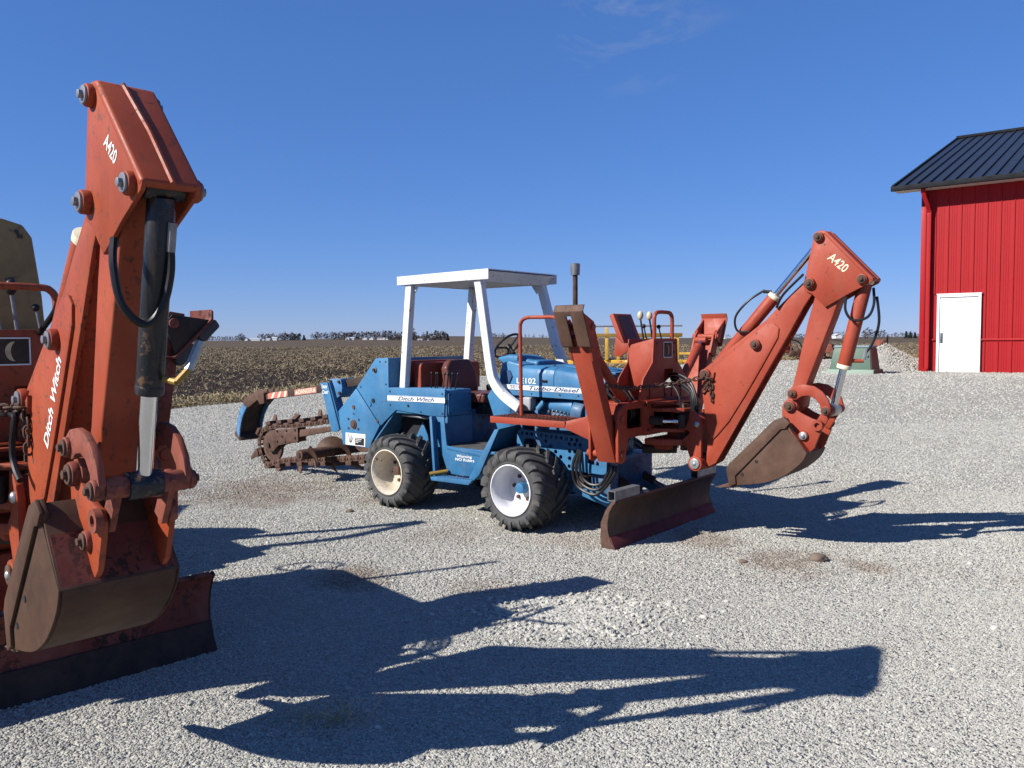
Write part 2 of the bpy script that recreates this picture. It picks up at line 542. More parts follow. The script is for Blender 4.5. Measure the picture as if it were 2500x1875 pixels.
def pin(parent, x, z, y, side=-1, boss=0.040, blen=0.03, bolt='steel', boss_mat='red', washer=True):
    """boss, washer and hex bolt head on a pivot, protruding to one side"""
    s = side
    g = G().cyl((x, y - s * 0.002, z), (x, y + s * blen, z), boss, boss * 0.97, n=20)
    g.build('boss', boss_mat, parent, bevel=0.004)
    g = G()
    if washer: g.cyl((x, y + s * (blen - .001), z), (x, y + s * (blen + 0.008), z), boss * 0.80, n=18)
    g.cyl((x, y + s * blen, z), (x, y + s * (blen + 0.022), z), boss * 0.40, n=6)
    g.build('bolt', bolt, parent, bevel=0.002)


# ================================================================ THE SETTING
def sstep(t):
    t = np.clip(t, 0, 1)
    return t * t * (3 - 2 * t)


def ground_z(x, y):
    """the yard rises gently towards the barn and the field"""
    s = y + 0.45 * x
    return 0.70 * sstep((s - 9.5) / 15.0)


EDGE = [(-60.0, 16.5), (-14.0, 16.8), (-8.2, 17.6), (-6.6, 18.6), (-4.6, 21.0), (-3.2, 22.0), (-0.6, 23.0), (3.0, 26.0), (8.0, 31.5), (14.0, 36.0), (60.0, 44.0)]


def edge_y(x):
    xs, ys = zip(*EDGE)
    return np.interp(x, xs, ys) + 0.25 * np.sin(x * 1.3) + 0.12 * np.sin(x * 3.7 + 1)


def dirt_mask(t, pos):
    """brown stains and bare patches on the yard, shared by the sheet and the loose stones"""
    spots = [(-1.10, 5.55, 0.36, 0.8), (-2.75, 8.9, 1.25, 0.75), (-1.2, 8.7, 0.9, 0.6), (1.95, 5.9, 0.50, 0.7), (2.5, 5.75, 0.28, 0.7),
             (-0.55, 6.9, 0.55, 0.35), (0.4, 6.6, 0.4, 0.4), (1.55, 6.6, 0.4, 0.6), (3.9, 5.0, 0.9, 0.22), (3.0, 9.0, 1.6, 0.16), (-0.2, 5.4, .3, .4), (5.5, 6.5, 1.2, .2)]
    warp = t.noise(2.2, 5, 0.65, pos)
    m = None
    for x, y, r, a in spots:
        d = t.n.new('ShaderNodeVectorMath'); d.operation = 'DISTANCE'
        d.inputs[1].default_value = (x, y, 0.0)
        t.l.new(pos, d.inputs[0])
        dd = t.math('ADD', d.outputs['Value'], t.math('MULTIPLY', t.math('SUBTRACT', warp, 0.5), r * 2.6))
        k = t.rng(dd, r, r * 0.25, 0.0, a)
        m = k if m is None else t.math('MAXIMUM', m, k)
    wide = t.rng(t.noise(0.55, 6, 0.68, pos), 0.55, 0.78, 0.0, 0.35)
    return t.math('MAXIMUM', m, wide)


def gravel_sheet_material():
    t = NT('gravel')
    pos = t.n.new('ShaderNodeNewGeometry').outputs['Position']
    d = dirt_mask(t, pos)
    c1 = t.n.new('ShaderNodeTexVoronoi'); c1.inputs['Scale'].default_value = 34; t.l.new(pos, c1.inputs['Vector'])
    c2 = t.n.new('ShaderNodeTexVoronoi'); c2.inputs['Scale'].default_value = 75; t.l.new(pos, c2.inputs['Vector'])
    sep = t.n.new('ShaderNodeSeparateColor'); t.l.new(c1.outputs['Color'], sep.inputs[0])
    sep2 = t.n.new('ShaderNodeSeparateColor'); t.l.new(c2.outputs['Color'], sep2.inputs[0])
    f = t.math('ADD', t.math('MULTIPLY', sep.outputs[0], 0.55), t.math('MULTIPLY', sep2.outputs[1], 0.45))
    c = t.mix(t.rng(f, 0.1, 0.9), rgb(0.31, 0.30, 0.262), rgb(0.55, 0.535, 0.468))
    c = t.mix(t.rng(t.noise(0.9, 5, 0.6, pos), 0.35, 0.7, 0, 0.35), c, rgb(0.42, 0.40, 0.345))
    c = t.mix(d, c, t.mix(sep2.outputs[0], rgb(0.17, 0.13, 0.095), rgb(0.33, 0.27, 0.21)))
    t.set('Base Color', c); t.set('Roughness', 0.9); t.set('Specular IOR Level', 0.2)
    h = t.math('ADD', t.math('MULTIPLY', c1.outputs['Distance'], -1.0), t.math('MULTIPLY', c2.outputs['Distance'], -0.45))
    t.bump(h, 1.0, 0.03)
    return t.m


def stone_material():
    t = NT('limestone_chips')
    pos = t.n.new('ShaderNodeNewGeometry').outputs['Position']
    d = dirt_mask(t, pos)
    rnd = t.n.new('ShaderNodeObjectInfo').outputs['Random']
    cr = t.n.new('ShaderNodeValToRGB')
    e = cr.color_ramp.elements
    e[0].position = 0.0; e[0].color = rgb(0.27, 0.262, 0.235)
    e[1].position = 1.0; e[1].color = rgb(0.56, 0.548, 0.485)
    for p, c in ((0.25, (0.375, 0.365, 0.325)), (0.45, (0.47, 0.455, 0.395)), (0.6, (0.40, 0.395, 0.36)), (0.8, (0.49, 0.478, 0.42))):
        x = e.new(p); x.color = rgb(*c)
    t.l.new(rnd, cr.inputs[0])
    c = t.mix(t.rng(t.noise(30, 5, 0.6, pos), 0.3, 0.7, 0, 0.3), cr.outputs[0], rgb(0.42, 0.41, 0.36))
    c = t.mix(d, c, t.mix(rnd, rgb(0.16, 0.12, 0.085), rgb(0.36, 0.29, 0.23)))
    t.set('Base Color', c); t.set('Roughness', 0.88); t.set('Specular IOR Level', 0.25)
    return t.m


MAT['gravel'] = gravel_sheet_material()
MAT['stone'] = stone_material()


def soil_material():
    t = NT('field_soil')
    pos = t.n.new('ShaderNodeNewGeometry').outputs['Position']
    f = t.noise(2.6, 8, 0.75, pos)
    c = t.mix(t.rng(f, 0.35, 0.7), rgb(0.020, 0.015, 0.011), rgb(0.062, 0.046, 0.034))
    # crop residue seen as a mass in the distance
    res = t.noise(5.5, 8, 0.8, pos, (1.0, 0.5, 1.0))
    sx = t.n.new('ShaderNodeSeparateXYZ'); t.l.new(pos, sx.inputs[0])
    far = t.rng(sx.outputs[1], 26, 60, 0.0, 1.0)
    k = t.math('MULTIPLY', t.rng(res, 0.42, 0.60), far)
    c = t.mix(k, c, t.mix(t.noise(0.05, 4, 0.6, pos), rgb(0.15, 0.115, 0.075), rgb(0.23, 0.18, 0.12)))
    band = t.noise(0.012, 3, 0.5, pos, (0.25, 1.6, 1.0))
    c = t.mix(t.math('MULTIPLY', t.rng(band, 0.52, 0.60), t.rng(sx.outputs[1], 140, 260)), c, rgb(0.085, 0.062, 0.05))
    t.set('Base Color', c); t.set('Roughness', 0.95); t.set('Specular IOR Level', 0.1)
    t.bump(t.noise(3.2, 8, 0.75, pos), 1.0, 0.12)
    return t.m


MAT['soil'] = soil_material()


def grid_mesh(name, xs, ys_of, zfun):
    nx = len(xs); rows = [ys_of(x) for x in xs]; ny = len(rows[0])
    V = np.array([(x, y, 0.0) for x, r in zip(xs, rows) for y in r])
    V[:, 2] = zfun(V[:, 0], V[:, 1])
    F = [(i * ny + j, (i + 1) * ny + j, (i + 1) * ny + j + 1, i * ny + j + 1) for i in range(nx - 1) for j in range(ny - 1)]
    me = bpy.data.meshes.new(name)
    me.from_pydata(V.tolist(), [], F)
    me.polygons.foreach_set('use_smooth', [True] * len(F))
    return me


def bumps(x, y):
    return (0.022 * np.sin(1.7 * x + 0.6 * y + 1) * np.sin(1.1 * y - 0.4 * x) + 0.012 * np.sin(4.1 * x + 1.3) * np.sin(3.3 * y + 0.5)
            + 0.006 * np.sin(9 * x) * np.sin(8 * y + 1)) * np.clip(1 - np.exp(-(np.hypot(x - 0.0, y - 3.0) / 3)), 0, 1)


def far_hill(x, y):
    b = x / np.maximum(y, 1.0)
    return 2.7 * sstep((y - 600) / 1200) * (1 - 0.45 * sstep((b + 0.05) / 0.45)) + 7.0 * np.exp(-((b + 0.10) / 0.13) ** 2) * sstep((y - 1350) / 450)


# field: one sheet out to the horizon
xs = np.unique(np.concatenate([np.linspace(-6000, -200, 80), np.linspace(-200, -30, 30), np.linspace(-30, 40, 90), np.linspace(40, 200, 30), np.linspace(200, 6000, 80)]))
yy = np.unique(np.concatenate([np.linspace(-80, 10, 20), np.linspace(10, 60, 90), np.linspace(60, 300, 50), np.linspace(300, 2200, 70), np.linspace(2200, 7000, 20)]))
me = grid_mesh('field', xs, lambda x: yy, lambda x, y: ground_z(x, y) - 0.05 + 0.03 * np.sin(x * 2.1 + y) * np.sin(y * 1.7) * (y < 120) + far_hill(x, y))
tag(obj('field', me, 'soil'), 'dark ploughed corn field reaching to the horizon', kind='structure')

# gravel yard
xs = np.unique(np.concatenate([np.linspace(-60, -12, 40), np.linspace(-12, 14, 210), np.linspace(14, 60, 40)]))
def yard_rows(x):
    e = float(edge_y(x))
    return np.concatenate([np.linspace(-20, 2, 20)[:-1], np.linspace(2, 12, 100)[:-1], np.linspace(12, e, 50)])
me = grid_mesh('gravel_yard', xs, yard_rows, lambda x, y: ground_z(x, y) + 0.012 + bumps(x, y) * 0.5)
yard = obj('gravel_yard', me, 'gravel')
tag(yard, 'pale crushed limestone gravel yard with brown stains', kind='structure')


def yard_z(x, y):
    return ground_z(x, y) + 0.012 + bumps(x, y) * 0.5


def scatter(name, pts, scl, rots, build, material):
    """points turned into instances of a few small shapes with geometry nodes (uncountable stuff)"""
    me = bpy.data.meshes.new(name)
    me.vertices.add(len(pts)); me.vertices.foreach_set('co', np.asarray(pts, dtype=np.float32).ravel())
    a = me.attributes.new('scl', 'FLOAT_VECTOR', 'POINT'); a.data.foreach_set('vector', np.asarray(scl, dtype=np.float32).ravel())
    a = me.attributes.new('rot', 'FLOAT_VECTOR', 'POINT'); a.data.foreach_set('vector', np.asarray(rots, dtype=np.float32).ravel())
    a = me.attributes.new('pick', 'INT', 'POINT'); a.data.foreach_set('value', RNG.integers(0, 4, len(pts)).astype(np.int32))
    o = bpy.data.objects.new(name, me); COL.objects.link(o)
    me.materials.append(material)
    ng = bpy.data.node_groups.new(name, 'GeometryNodeTree')
    ng.interface.new_socket('Geometry', in_out='INPUT', socket_type='NodeSocketGeometry')
    ng.interface.new_socket('Geometry', in_out='OUTPUT', socket_type='NodeSocketGeometry')
    n, l = ng.nodes, ng.links
    gi, go = n.new('NodeGroupInput'), n.new('NodeGroupOutput')
    iop = n.new('GeometryNodeInstanceOnPoints')
    l.new(gi.outputs[0], iop.inputs['Points'])
    join = n.new('GeometryNodeJoinGeometry')
    for k in range(4):
        out = build(n, l, k)
        sm = n.new('GeometryNodeSetMaterial'); sm.inputs['Material'].default_value = material
        l.new(out, sm.inputs['Geometry'])
        g2i = n.new('GeometryNodeGeometryToInstance'); l.new(sm.outputs[0], g2i.inputs[0])
        l.new(g2i.outputs[0], join.inputs[0])
    l.new(join.outputs[0], iop.inputs['Instance'])
    iop.inputs['Pick Instance'].default_value = True
    def attr(nm, tp):
        x = n.new('GeometryNodeInputNamedAttribute'); x.data_type = tp; x.inputs['Name'].default_value = nm
        return x.outputs[0]
    l.new(attr('pick', 'INT'), iop.inputs['Instance Index'])
    l.new(attr('rot', 'FLOAT_VECTOR'), iop.inputs['Rotation'])
    l.new(attr('scl', 'FLOAT_VECTOR'), iop.inputs['Scale'])
    l.new(iop.outputs[0], go.inputs[0])
    md = o.modifiers.new('scatter', 'NODES'); md.node_group = ng
    return o


def stone_shape(n, l, k):
    ico = n.new('GeometryNodeMeshIcoSphere'); ico.inputs['Radius'].default_value = 1.0; ico.inputs['Subdivisions'].default_value = 1 if k % 2 else 2
    sp = n.new('GeometryNodeSetPosition'); l.new(ico.outputs[0], sp.inputs['Geometry'])
    ps = n.new('GeometryNodeInputPosition')
    nz = n.new('ShaderNodeTexNoise'); nz.noise_dimensions = '4D'; nz.inputs['W'].default_value = k * 3.7 + 1.3
    nz.inputs['Scale'].default_value = 0.9; nz.inputs['Detail'].default_value = 1
    l.new(ps.outputs[0], nz.inputs['Vector'])
    sub = n.new('ShaderNodeVectorMath'); sub.operation = 'SUBTRACT'; sub.inputs[1].default_value = (0.5, 0.5, 0.5)
    l.new(nz.outputs['Color'], sub.inputs[0])
    ml = n.new('ShaderNodeVectorMath'); ml.operation = 'SCALE'; ml.inputs['Scale'].default_value = 1.9
    l.new(sub.outputs[0], ml.inputs[0])
    l.new(ml.outputs[0], sp.inputs['Offset'])
    ss = n.new('GeometryNodeSetShadeSmooth'); ss.inputs['Shade Smooth'].default_value = False
    l.new(sp.outputs[0], ss.inputs[0])
    return ss.outputs[0]


def wedge_points(n, d0, d1, half=0.74):
    """random points in a fan in front of the viewer's stand"""
    d = np.sqrt(RNG.uniform(d0 * d0, d1 * d1, n))
    return np.stack([RNG.uniform(-half, half, n) * d, d], 1)


def lanes(x, y):
    """packed wheel lanes and dusty patches carry fewer loose stones"""
    a = np.sin((x * 0.62 - y * 0.78) * 2.1 + 0.8 * np.sin(y * 0.9 + x * 0.3))
    b = np.sin(x * 0.9 + 1.3 * np.sin(y * 0.7)) * np.sin(y * 1.25 + 0.7 * np.sin(x * 1.1 + 2))
    return np.clip(0.5 + 0.35 * a + 0.4 * b, 0, 1)


PT, SC = [], []
for n, d0, d1, r0, r1 in ((200000, 2.4, 5.2, 0.0032, 0.0080), (185000, 5.2, 8.5, 0.0048, 0.0100), (120000, 8.5, 13.0, 0.007, 0.0130), (60000, 13.0, 21.0, 0.012, 0.021), (36000, 21.0, 36.0, 0.018, 0.032)):
    p = wedge_points(n, d0, d1)
    p = p[p[:, 1] < edge_y(p[:, 0]) - 0.1]
    p = p[RNG.uniform(0, 1, len(p)) < 0.50 + 0.65 * lanes(p[:, 0], p[:, 1])]
    r = r0 + (r1 - r0) * RNG.beta(1.5, 3.0, len(p))
    PT.append(p); SC.append(r)
# the loose windrow of larger stones between the two machines, and scattered cobbles
q = np.stack([RNG.normal(0.36, 0.26, 2600), RNG.normal(4.78, 0.17, 2600)], 1)
PT.append(q); SC.append(RNG.uniform(0.008, 0.020, len(q)))
q = wedge_points(800, 2.6, 14)
PT.append(q); SC.append(0.013 + 0.017 * RNG.beta(1.2, 4, len(q)))
P2 = np.concatenate(PT); S2 = np.concatenate(SC)
P3 = np.column_stack([P2, yard_z(P2[:, 0], P2[:, 1]) + S2 * 0.12])
S3 = np.column_stack([S2 * RNG.uniform(0.8, 1.35, len(S2)), S2 * RNG.uniform(0.7, 1.1, len(S2)), S2 * RNG.uniform(0.5, 0.85, len(S2))])
R3 = np.column_stack([RNG.uniform(-.5, .5, len(S2)), RNG.uniform(-.5, .5, len(S2)), RNG.uniform(0, 6.28, len(S2))])
tag(scatter('gravel_stones', P3, S3, R3, stone_shape, MAT['stone']), 'loose limestone chips covering the yard', 'gravel', kind='stuff')


# crop residue on the field
def straw_material(name, a, b):
    t = NT(name)
    rnd = t.n.new('ShaderNodeObjectInfo').outputs['Random']
    c = t.mix(rnd, rgb(*a), rgb(*b))
    t.set('Base Color', c); t.set('Roughness', 0.85); t.set('Specular IOR Level', 0.2)
    return t.m


def straw_shape(n, l, k):
    g = n.new('GeometryNodeMeshGrid')
    g.inputs['Size X'].default_value = 1.0; g.inputs['Size Y'].default_value = 1.0
    g.inputs['Vertices X'].default_value = 4; g.inputs['Vertices Y'].default_value = 2
    sp = n.new('GeometryNodeSetPosition'); l.new(g.outputs[0], sp.inputs['Geometry'])
    ps = n.new('GeometryNodeInputPosition')
    sx = n.new('ShaderNodeSeparateXYZ'); l.new(ps.outputs[0], sx.inputs[0])
    sq = n.new('ShaderNodeMath'); sq.operation = 'MULTIPLY'; l.new(sx.outputs[0], sq.inputs[0]); l.new(sx.outputs[0], sq.inputs[1])
    mm = n.new('ShaderNodeMath'); mm.operation = 'MULTIPLY'; mm.inputs[1].default_value = (-0.5, 0.6, -0.9, 0.2)[k]; l.new(sq.outputs[0], mm.inputs[0])
    cb = n.new('ShaderNodeCombineXYZ'); l.new(mm.outputs[0], cb.inputs[2])
    l.new(cb.outputs[0], sp.inputs['Offset'])
    return sp.outputs[0]


PT = []
for n, d0, d1 in ((120000, 16, 32), (120000, 32, 58), (80000, 58, 120)):
    p = wedge_points(n, d0, d1, 0.70)
    PT.append(p[p[:, 1] > edge_y(p[:, 0]) + 1.3])
P2 = np.concatenate(PT)
dist = P2[:, 1] - edge_y(P2[:, 0])
row = 0.5 + 0.5 * np.sin((P2[:, 1] * 0.94 - P2[:, 0] * 0.34) * 2 * np.pi / 0.95)
clump = 0.5 + 0.5 * np.sin(P2[:, 0] * 0.33 + 2 * np.sin(P2[:, 1] * 0.21)) * np.sin(P2[:, 1] * 0.45 + 1.2 * np.sin(P2[:, 0] * 0.17))
keep = RNG.uniform(0, 1, len(P2)) < np.clip(0.06 + 0.48 * clump + 0.30 * row, 0, 1) * np.clip(0.10 + (np.maximum(dist, 0) / 17) ** 1.5, 0.10, 1)
P2 = P2[keep]; n = len(P2)
sc = 1.0 + np.clip(P2[:, 1] - 25, 0, 80) / 70
P3 = np.column_stack([P2, ground_z(P2[:, 0], P2[:, 1]) + RNG.uniform(-0.02, 0.09, n)])
S3 = np.column_stack([RNG.uniform(0.06, 0.22, n) * sc, RNG.uniform(0.009, 0.019, n) * sc, np.full(n, 0.5)])
R3 = np.column_stack([RNG.uniform(-1.6, 1.6, n), RNG.normal(0, 0.55, n), RNG.uniform(0, 6.28, n)])
tag(scatter('corn_stubble', P3, S3, R3, straw_shape, straw_material('corn_residue', (0.085, 0.062, 0.040), (0.35, 0.28, 0.18))),
    'broken corn stalks and husks littering the field', 'stubble', kind='stuff')

# dry grass verge between yard and field
x = RNG.uniform(-16, 30, 46000)
y = edge_y(x) + np.abs(RNG.normal(0.1, 0.75, len(x))) - 0.25
k = (np.abs(x) < y * 0.72)
x, y = x[k], y[k]; n = len(x)
P3 = np.column_stack([x, y, ground_z(x, y) + RNG.uniform(0.0, 0.10, n)])
L = RNG.uniform(0.10, 0.26, n)
S3 = np.column_stack([L, RNG.uniform(0.008, 0.018, n), np.full(n, 0.4)])
R3 = np.column_stack([RNG.uniform(-1.6, 1.6, n), RNG.uniform(-1.4, 0.4, n), RNG.uniform(0, 6.28, n)])
tag(scatter('verge_grass', P3, S3, R3, straw_shape, straw_material('dry_grass', (0.19, 0.145, 0.075), (0.50, 0.41, 0.25))),
    'strip of dry grass between gravel yard and field', 'grass', kind='stuff')
# a few tufts pushing through the gravel in front
x = np.concatenate([RNG.normal(-0.74, 0.07, 60), RNG.normal(-0.95, 0.05, 18), RNG.normal(-2.0, 0.10, 22)])
y = np.concatenate([RNG.normal(3.42, 0.04, 60), RNG.normal(3.45, 0.03, 18), RNG.normal(4.15, 0.06, 22)])
n = len(x)
L = RNG.uniform(0.05, 0.16, n)
P3 = np.column_stack([x, y, yard_z(x, y) + L * 0.3])
S3 = np.column_stack([L, RNG.uniform(0.0018, 0.003, n), np.full(n, 0.5)])
R3 = np.column_stack([RNG.uniform(-1.6, 1.6, n), RNG.uniform(-1.5, -0.5, n), RNG.uniform(0, 6.28, n)])
tag(scatter('grass_tufts', P3, S3, R3, straw_shape, straw_material('pale_grass', (0.30, 0.25, 0.13), (0.55, 0.48, 0.28))),
    'thin dry grass blades sprouting from the gravel in front', 'grass', kind='stuff')



# ================================================================ BACKHOE (shared by both trenchers)
PIN = dict(A=(2.258, 2.374), B=(2.570, 2.050), C=(2.197, 2.039), D=(1.359, 1.344), E=(2.098, 1.220), F=(2.348, 1.102),
           G=(2.070, 1.122), H=(2.281, 0.990), I=(2.178, 0.906), J=(1.780, 1.587), K=(1.298, 0.618))


def chain_links(root, name, pts, mat, r=0.0055, ln=0.044, parent_kind='link'):
    """a chain: every link its own oval ring, alternately turned"""
    P = [Vector(p) for p in pts]
    # resample
    L = [0.0]
    for a, b in zip(P, P[1:]): L.append(L[-1] + (b - a).length)
    def at(s):
        for i in range(len(P) - 1):
            if s <= L[i + 1] or i == len(P) - 2:
                t = (s - L[i]) / max(1e-9, L[i + 1] - L[i]); return P[i].lerp(P[i + 1], t), (P[i + 1] - P[i]).normalized()
    pitch = ln - 3.2 * r
    g = G()
    ring = [(ln / 2 * math.cos(a) - (0 if abs(math.cos(a)) < .01 else 0), 0, ln * 0.30 * math.sin(a)) for a in [2 * math.pi * k / 14 for k in range(14)]]
    ring = [(math.copysign(abs(x / (ln / 2)) ** 0.75 * ln / 2, x), y, z) for x, y, z in ring]
    g.tube(ring, r, 6, closed=True)
    me = g.mesh('link')
    me.materials.append(MAT[mat])
    par = bpy.data.objects.new(name, None); COL.objects.link(par); par.parent = root; par.empty_display_size = 0.05
    n = int(L[-1] / pitch)
    for i in range(n + 1):
        p, d = at(min(L[-1], i * pitch))
        q = d.to_track_quat('X', 'Z').to_matrix().to_4x4()
        M = Matrix.Translation(p) @ q @ Matrix.Rotation((math.pi / 2 if i % 2 else 0.15) + random.uniform(-.2, .2), 4, 'X')
        o = obj('link', me, None, par); o.matrix_local = M
    return par


def hose(root, pts, r=0.012, mat='hose', name='hose', n=6, parent=None):
    return G().tube(catmull(pts, n), r, 8).build(name, mat, parent or root)


def cylinder(root, p0, p1, frac, rb, rr, barrel_mat, y=0.0, collar_mat='rusty_red', ports=True, rodmat='chrome', eye=None):
    """hydraulic cylinder from p0 (barrel end) to p1 (rod end), both (x, y, z)"""
    a, b = Vector(p0), Vector(p1)
    d = (b - a).normalized(); m = a.lerp(b, frac)
    g = G().cyl(a + d * 0.03, m, rb, n=28)
    bar = g.build('cylinder_barrel', barrel_mat, root, bevel=0.003)
    G().cyl(m - d * 0.004, m + d * 0.028, rb * 1.04, n=28).build('gland', collar_mat, bar, bevel=0.004)
    G().cyl(m + d * 0.02, b - d * 0.02, rr, n=24).build('rod', rodmat, bar)
    e = eye or Vector((0, 1, 0))
    g = G().cyl(b - e * 0.055, b + e * 0.055, rr * 1.75, n=20)
    g.cyl(a - e * 0.06, a + e * 0.06, rb * 0.92, n=20)
    g.build('rod_eye', collar_mat, bar, bevel=0.003)
    return bar


def backhoe(root, m, dz=0.0, left=False):
    """m: dict of material names; everything in the trencher's own metres (x forward, y left, z up)"""
    Z = lambda p: [(x, z + dz) for x, z in p]
    P = {k: (v[0], v[1] + dz) for k, v in PIN.items()}
    red = m['red']

    # ------------------------------------------------ boom
    prof = Z([(2.161, 2.068), (2.059, 1.974), (1.963, 1.885), (1.85, 1.771), (1.616, 1.598), (1.394, 1.432), (1.322, 1.379), (1.303, 1.342), (1.318, 1.291), (1.343, 1.116), (1.383, 0.89), (1.366, 0.72), (1.34, 0.614), (1.367, 0.584), (1.446, 0.628), (1.577, 0.86), (1.725, 1.122), (1.876, 1.39), (2.035, 1.666), (2.149, 1.873), (2.206, 1.955), (2.21, 2.017), (2.196, 2.053)])
    g = G().prism(prof, -0.072, -0.056).prism(prof, 0.056, 0.072)
    inner = Z([(2.162, 2.039), (1.865, 1.743), (1.639, 1.57), (1.409, 1.403), (1.354, 1.343), (1.364, 1.117), (1.421, 0.893), (1.398, 0.722), (1.388, 0.64), (1.43, 0.652), (1.561, 0.881), (1.703, 1.132), (1.854, 1.401), (2.014, 1.677), (2.128, 1.887), (2.181, 1.971)])
    g.prism(inner, -0.057, 0.057)
    boom = g.build('boom', red, root, bevel=0.004)
    rib = Z([(1.397, 0.828), (1.357, 0.94), (1.34, 1.116), (1.32, 1.262), (1.417, 1.396), (1.639, 1.57), (1.851, 1.739), (1.922, 1.746), (1.962, 1.71), (1.954, 1.639), (1.825, 1.41), (1.695, 1.188), (1.56, 0.974), (1.456, 0.851), (1.429, 0.825)])
    G().prism(fillet(rib, 0.012), -0.083, -0.071).build('reinforcing_plate', red, boom, bevel=0.003)
    G().prism(fillet(rib, 0.012), 0.071, 0.083).build('reinforcing_plate', red, boom, bevel=0.003)
    # stitch welds along the front edge of the side plates
    ed = [Vector((x, 0, z)) for x, z in Z([(1.446, 0.628), (1.577, 0.86), (1.725, 1.122), (1.876, 1.39), (2.035, 1.666), (2.149, 1.873)])]
    tot = 14
    for k in range(tot):
        t = (k + 0.5) / tot * (len(ed) - 1); i = min(int(t), len(ed) - 2)
        p = ed[i].lerp(ed[i + 1], t - i); d = (ed[i + 1] - ed[i]).normalized()
        for y in (-0.058, 0.058):
            q = p + Vector((-0.008, y, 0))
            G().cyl(q - d * 0.03, q + d * 0.03, 0.008, n=6).build('weld', red, boom)
    for k in 'CDJ':
        pin(boom, *P[k], -0.083 if k != 'C' else -0.092, -1, 0.041 if k != 'D' else 0.046, 0.028, m['bolt'], red)
    pin(boom, *P['C'], 0.092, 1, 0.041, 0.028, m['bolt'], red)
    if left:
        lettering('Ditch Witch', 0.078, (1.628, -0.0845, 1.160 + dz), (0.507, 0, 0.862), (-0.862, 0, 0.507), 'letter_white', boom, shear=0.10, bold=0.0012, width=0.40)
    # ------------------------------------------------ swing casting
    cast = Z(fillet([(1.15, 0.916), (1.15, 0.888), (1.218, 0.887), (1.238, 0.862), (1.172, 0.803), (1.202, 0.754), (1.248, 0.64), (1.248, 0.591), (1.286, 0.569), (1.329, 0.578), (1.34, 0.643), (1.343, 0.934), (1.326, 0.991), (1.284, 1.033), (1.237, 1.049), (1.225, 0.971), (1.201, 0.92)], 0.012))
    g = G().prism(cast, -0.125, -0.092).prism(cast, 0.092, 0.125)
    c2 = Z([(1.172, 0.803), (1.199, 0.759), (1.232, 0.688), (1.317, 0.695), (1.316, 0.971), (1.241, 1.025), (1.228, 0.966), (1.204, 0.92), (1.15, 0.916), (1.15, 0.888), (1.218, 0.887), (1.238, 0.862)])
    g.prism(c2, -0.093, 0.093)
    cs = g.build('swing_casting', red, root, bevel=0.006)
    kx, kz = P['K']
    g = G().cyl((kx, -0.150, kz), (kx, 0.150, kz), 0.062, n=24); g.build('boss', red, cs, bevel=0.005)
    for s in (-1, 1):
        G().cyl((kx, s * 0.149, kz), (kx, s * 0.161, kz), 0.043, n=20).build('washer', m['pinhead'], cs, bevel=0.003)
        G().ball((kx, s * 0.159, kz), 0.020, sy=0.6).build('bolt', 'zinc', cs)
        G().ball((kx + 0.004, s * 0.127, kz + 0.32), 0.026, sy=0.7).build('bolt', 'zinc', cs)
    # ------------------------------------------------ knuckle box on top
    kp = [(2.218, 2.365), (2.229, 2.393), (2.26, 2.412), (2.308, 2.404), (2.646, 2.044), (2.629, 2.023), (2.479, 1.952), (2.31, 1.858), (2.211, 1.959), (2.163, 1.982), (2.143, 2.036), (2.161, 2.085), (2.19, 2.235)]
    kp = Z(fillet(kp, [.01, .03, .03, .02, .012, .012, 0, .004, .01, .03, .04, .03, 0]))
    kn = G().prism(kp, -0.090, -0.074).prism(kp, 0.074, 0.090).build('knuckle_plates', red, root, bevel=0.005)
    tp = Z([(2.224, 2.401), (2.258, 2.423), (2.31, 2.415), (2.651, 2.05)])
    ti = [(tp[0][0] + 0.022, tp[0][1] - 0.022), (tp[1][0] + 0.010, tp[1][1] - 0.034), (tp[2][0] - 0.012, tp[2][1] - 0.032), (tp[3][0] - 0.024, tp[3][1] - 0.020)]
    G().prism(tp + ti[::-1], -0.093, 0.093).build('top_wrap', red, kn, bevel=0.012, seg=4)
    G().tube([(tp[2][0], -0.01, tp[2][1] + 0.001), (tp[2][0] * .5 + tp[3][0] * .5, 0.004, tp[2][1] * .5 + tp[3][1] * .5 + 0.001), (tp[3][0], 0.0, tp[3][1] + 0.001)], 0.008, 6).build('weld_bead', red, kn)
    for k in 'AB':
        pin(kn, *P[k], -0.089, -1, 0.038, 0.024, m['bolt'], red)
        pin(kn, *P[k], 0.089, 1, 0.038, 0.024, m['bolt'], red)
    a420 = [(2.331, 2.223), (2.439, 2.125)]
    ax = Vector((a420[1][0] - a420[0][0], 0, a420[1][1] - a420[0][1]))
    lettering('A420', 0.066 if left else 0.088, (a420[0][0] - (-0.02 if left else 0.010), -0.0912, a420[0][1] - (0.012 if not left else 0.02) + dz), ax, (-ax.z, 0, ax.x), m['letter'], kn, bold=0.0008, width=ax.length * (0.80 if left else 1.12))
    # ------------------------------------------------ dipper
    dp = Z([(2.245, 2.009), (2.266, 2.166), (2.37, 2.212), (2.505, 2.042), (2.418, 1.956), (2.358, 1.78), (2.176, 1.288), (2.149, 1.113), (2.071, 1.068), (2.01, 1.106), (2.037, 1.215), (2.07, 1.283), (2.183, 1.784)])
    dip = G().prism(dp, -0.068, 0.068).build('dipper', red, root, bevel=0.010, seg=3)
    gx, gz = P['G']; ex, ez = P['E']
    G().cyl((gx, -0.118, gz), (gx, 0.118, gz), 0.055, n=22).build('boss', m['link'], dip, bevel=0.004)
    # ------------------------------------------------ hydraulic cylinders
    ax0, az0 = P['A']; bx, bz = P['B']; fx, fz = P['F']; dx, dz_ = P['D']
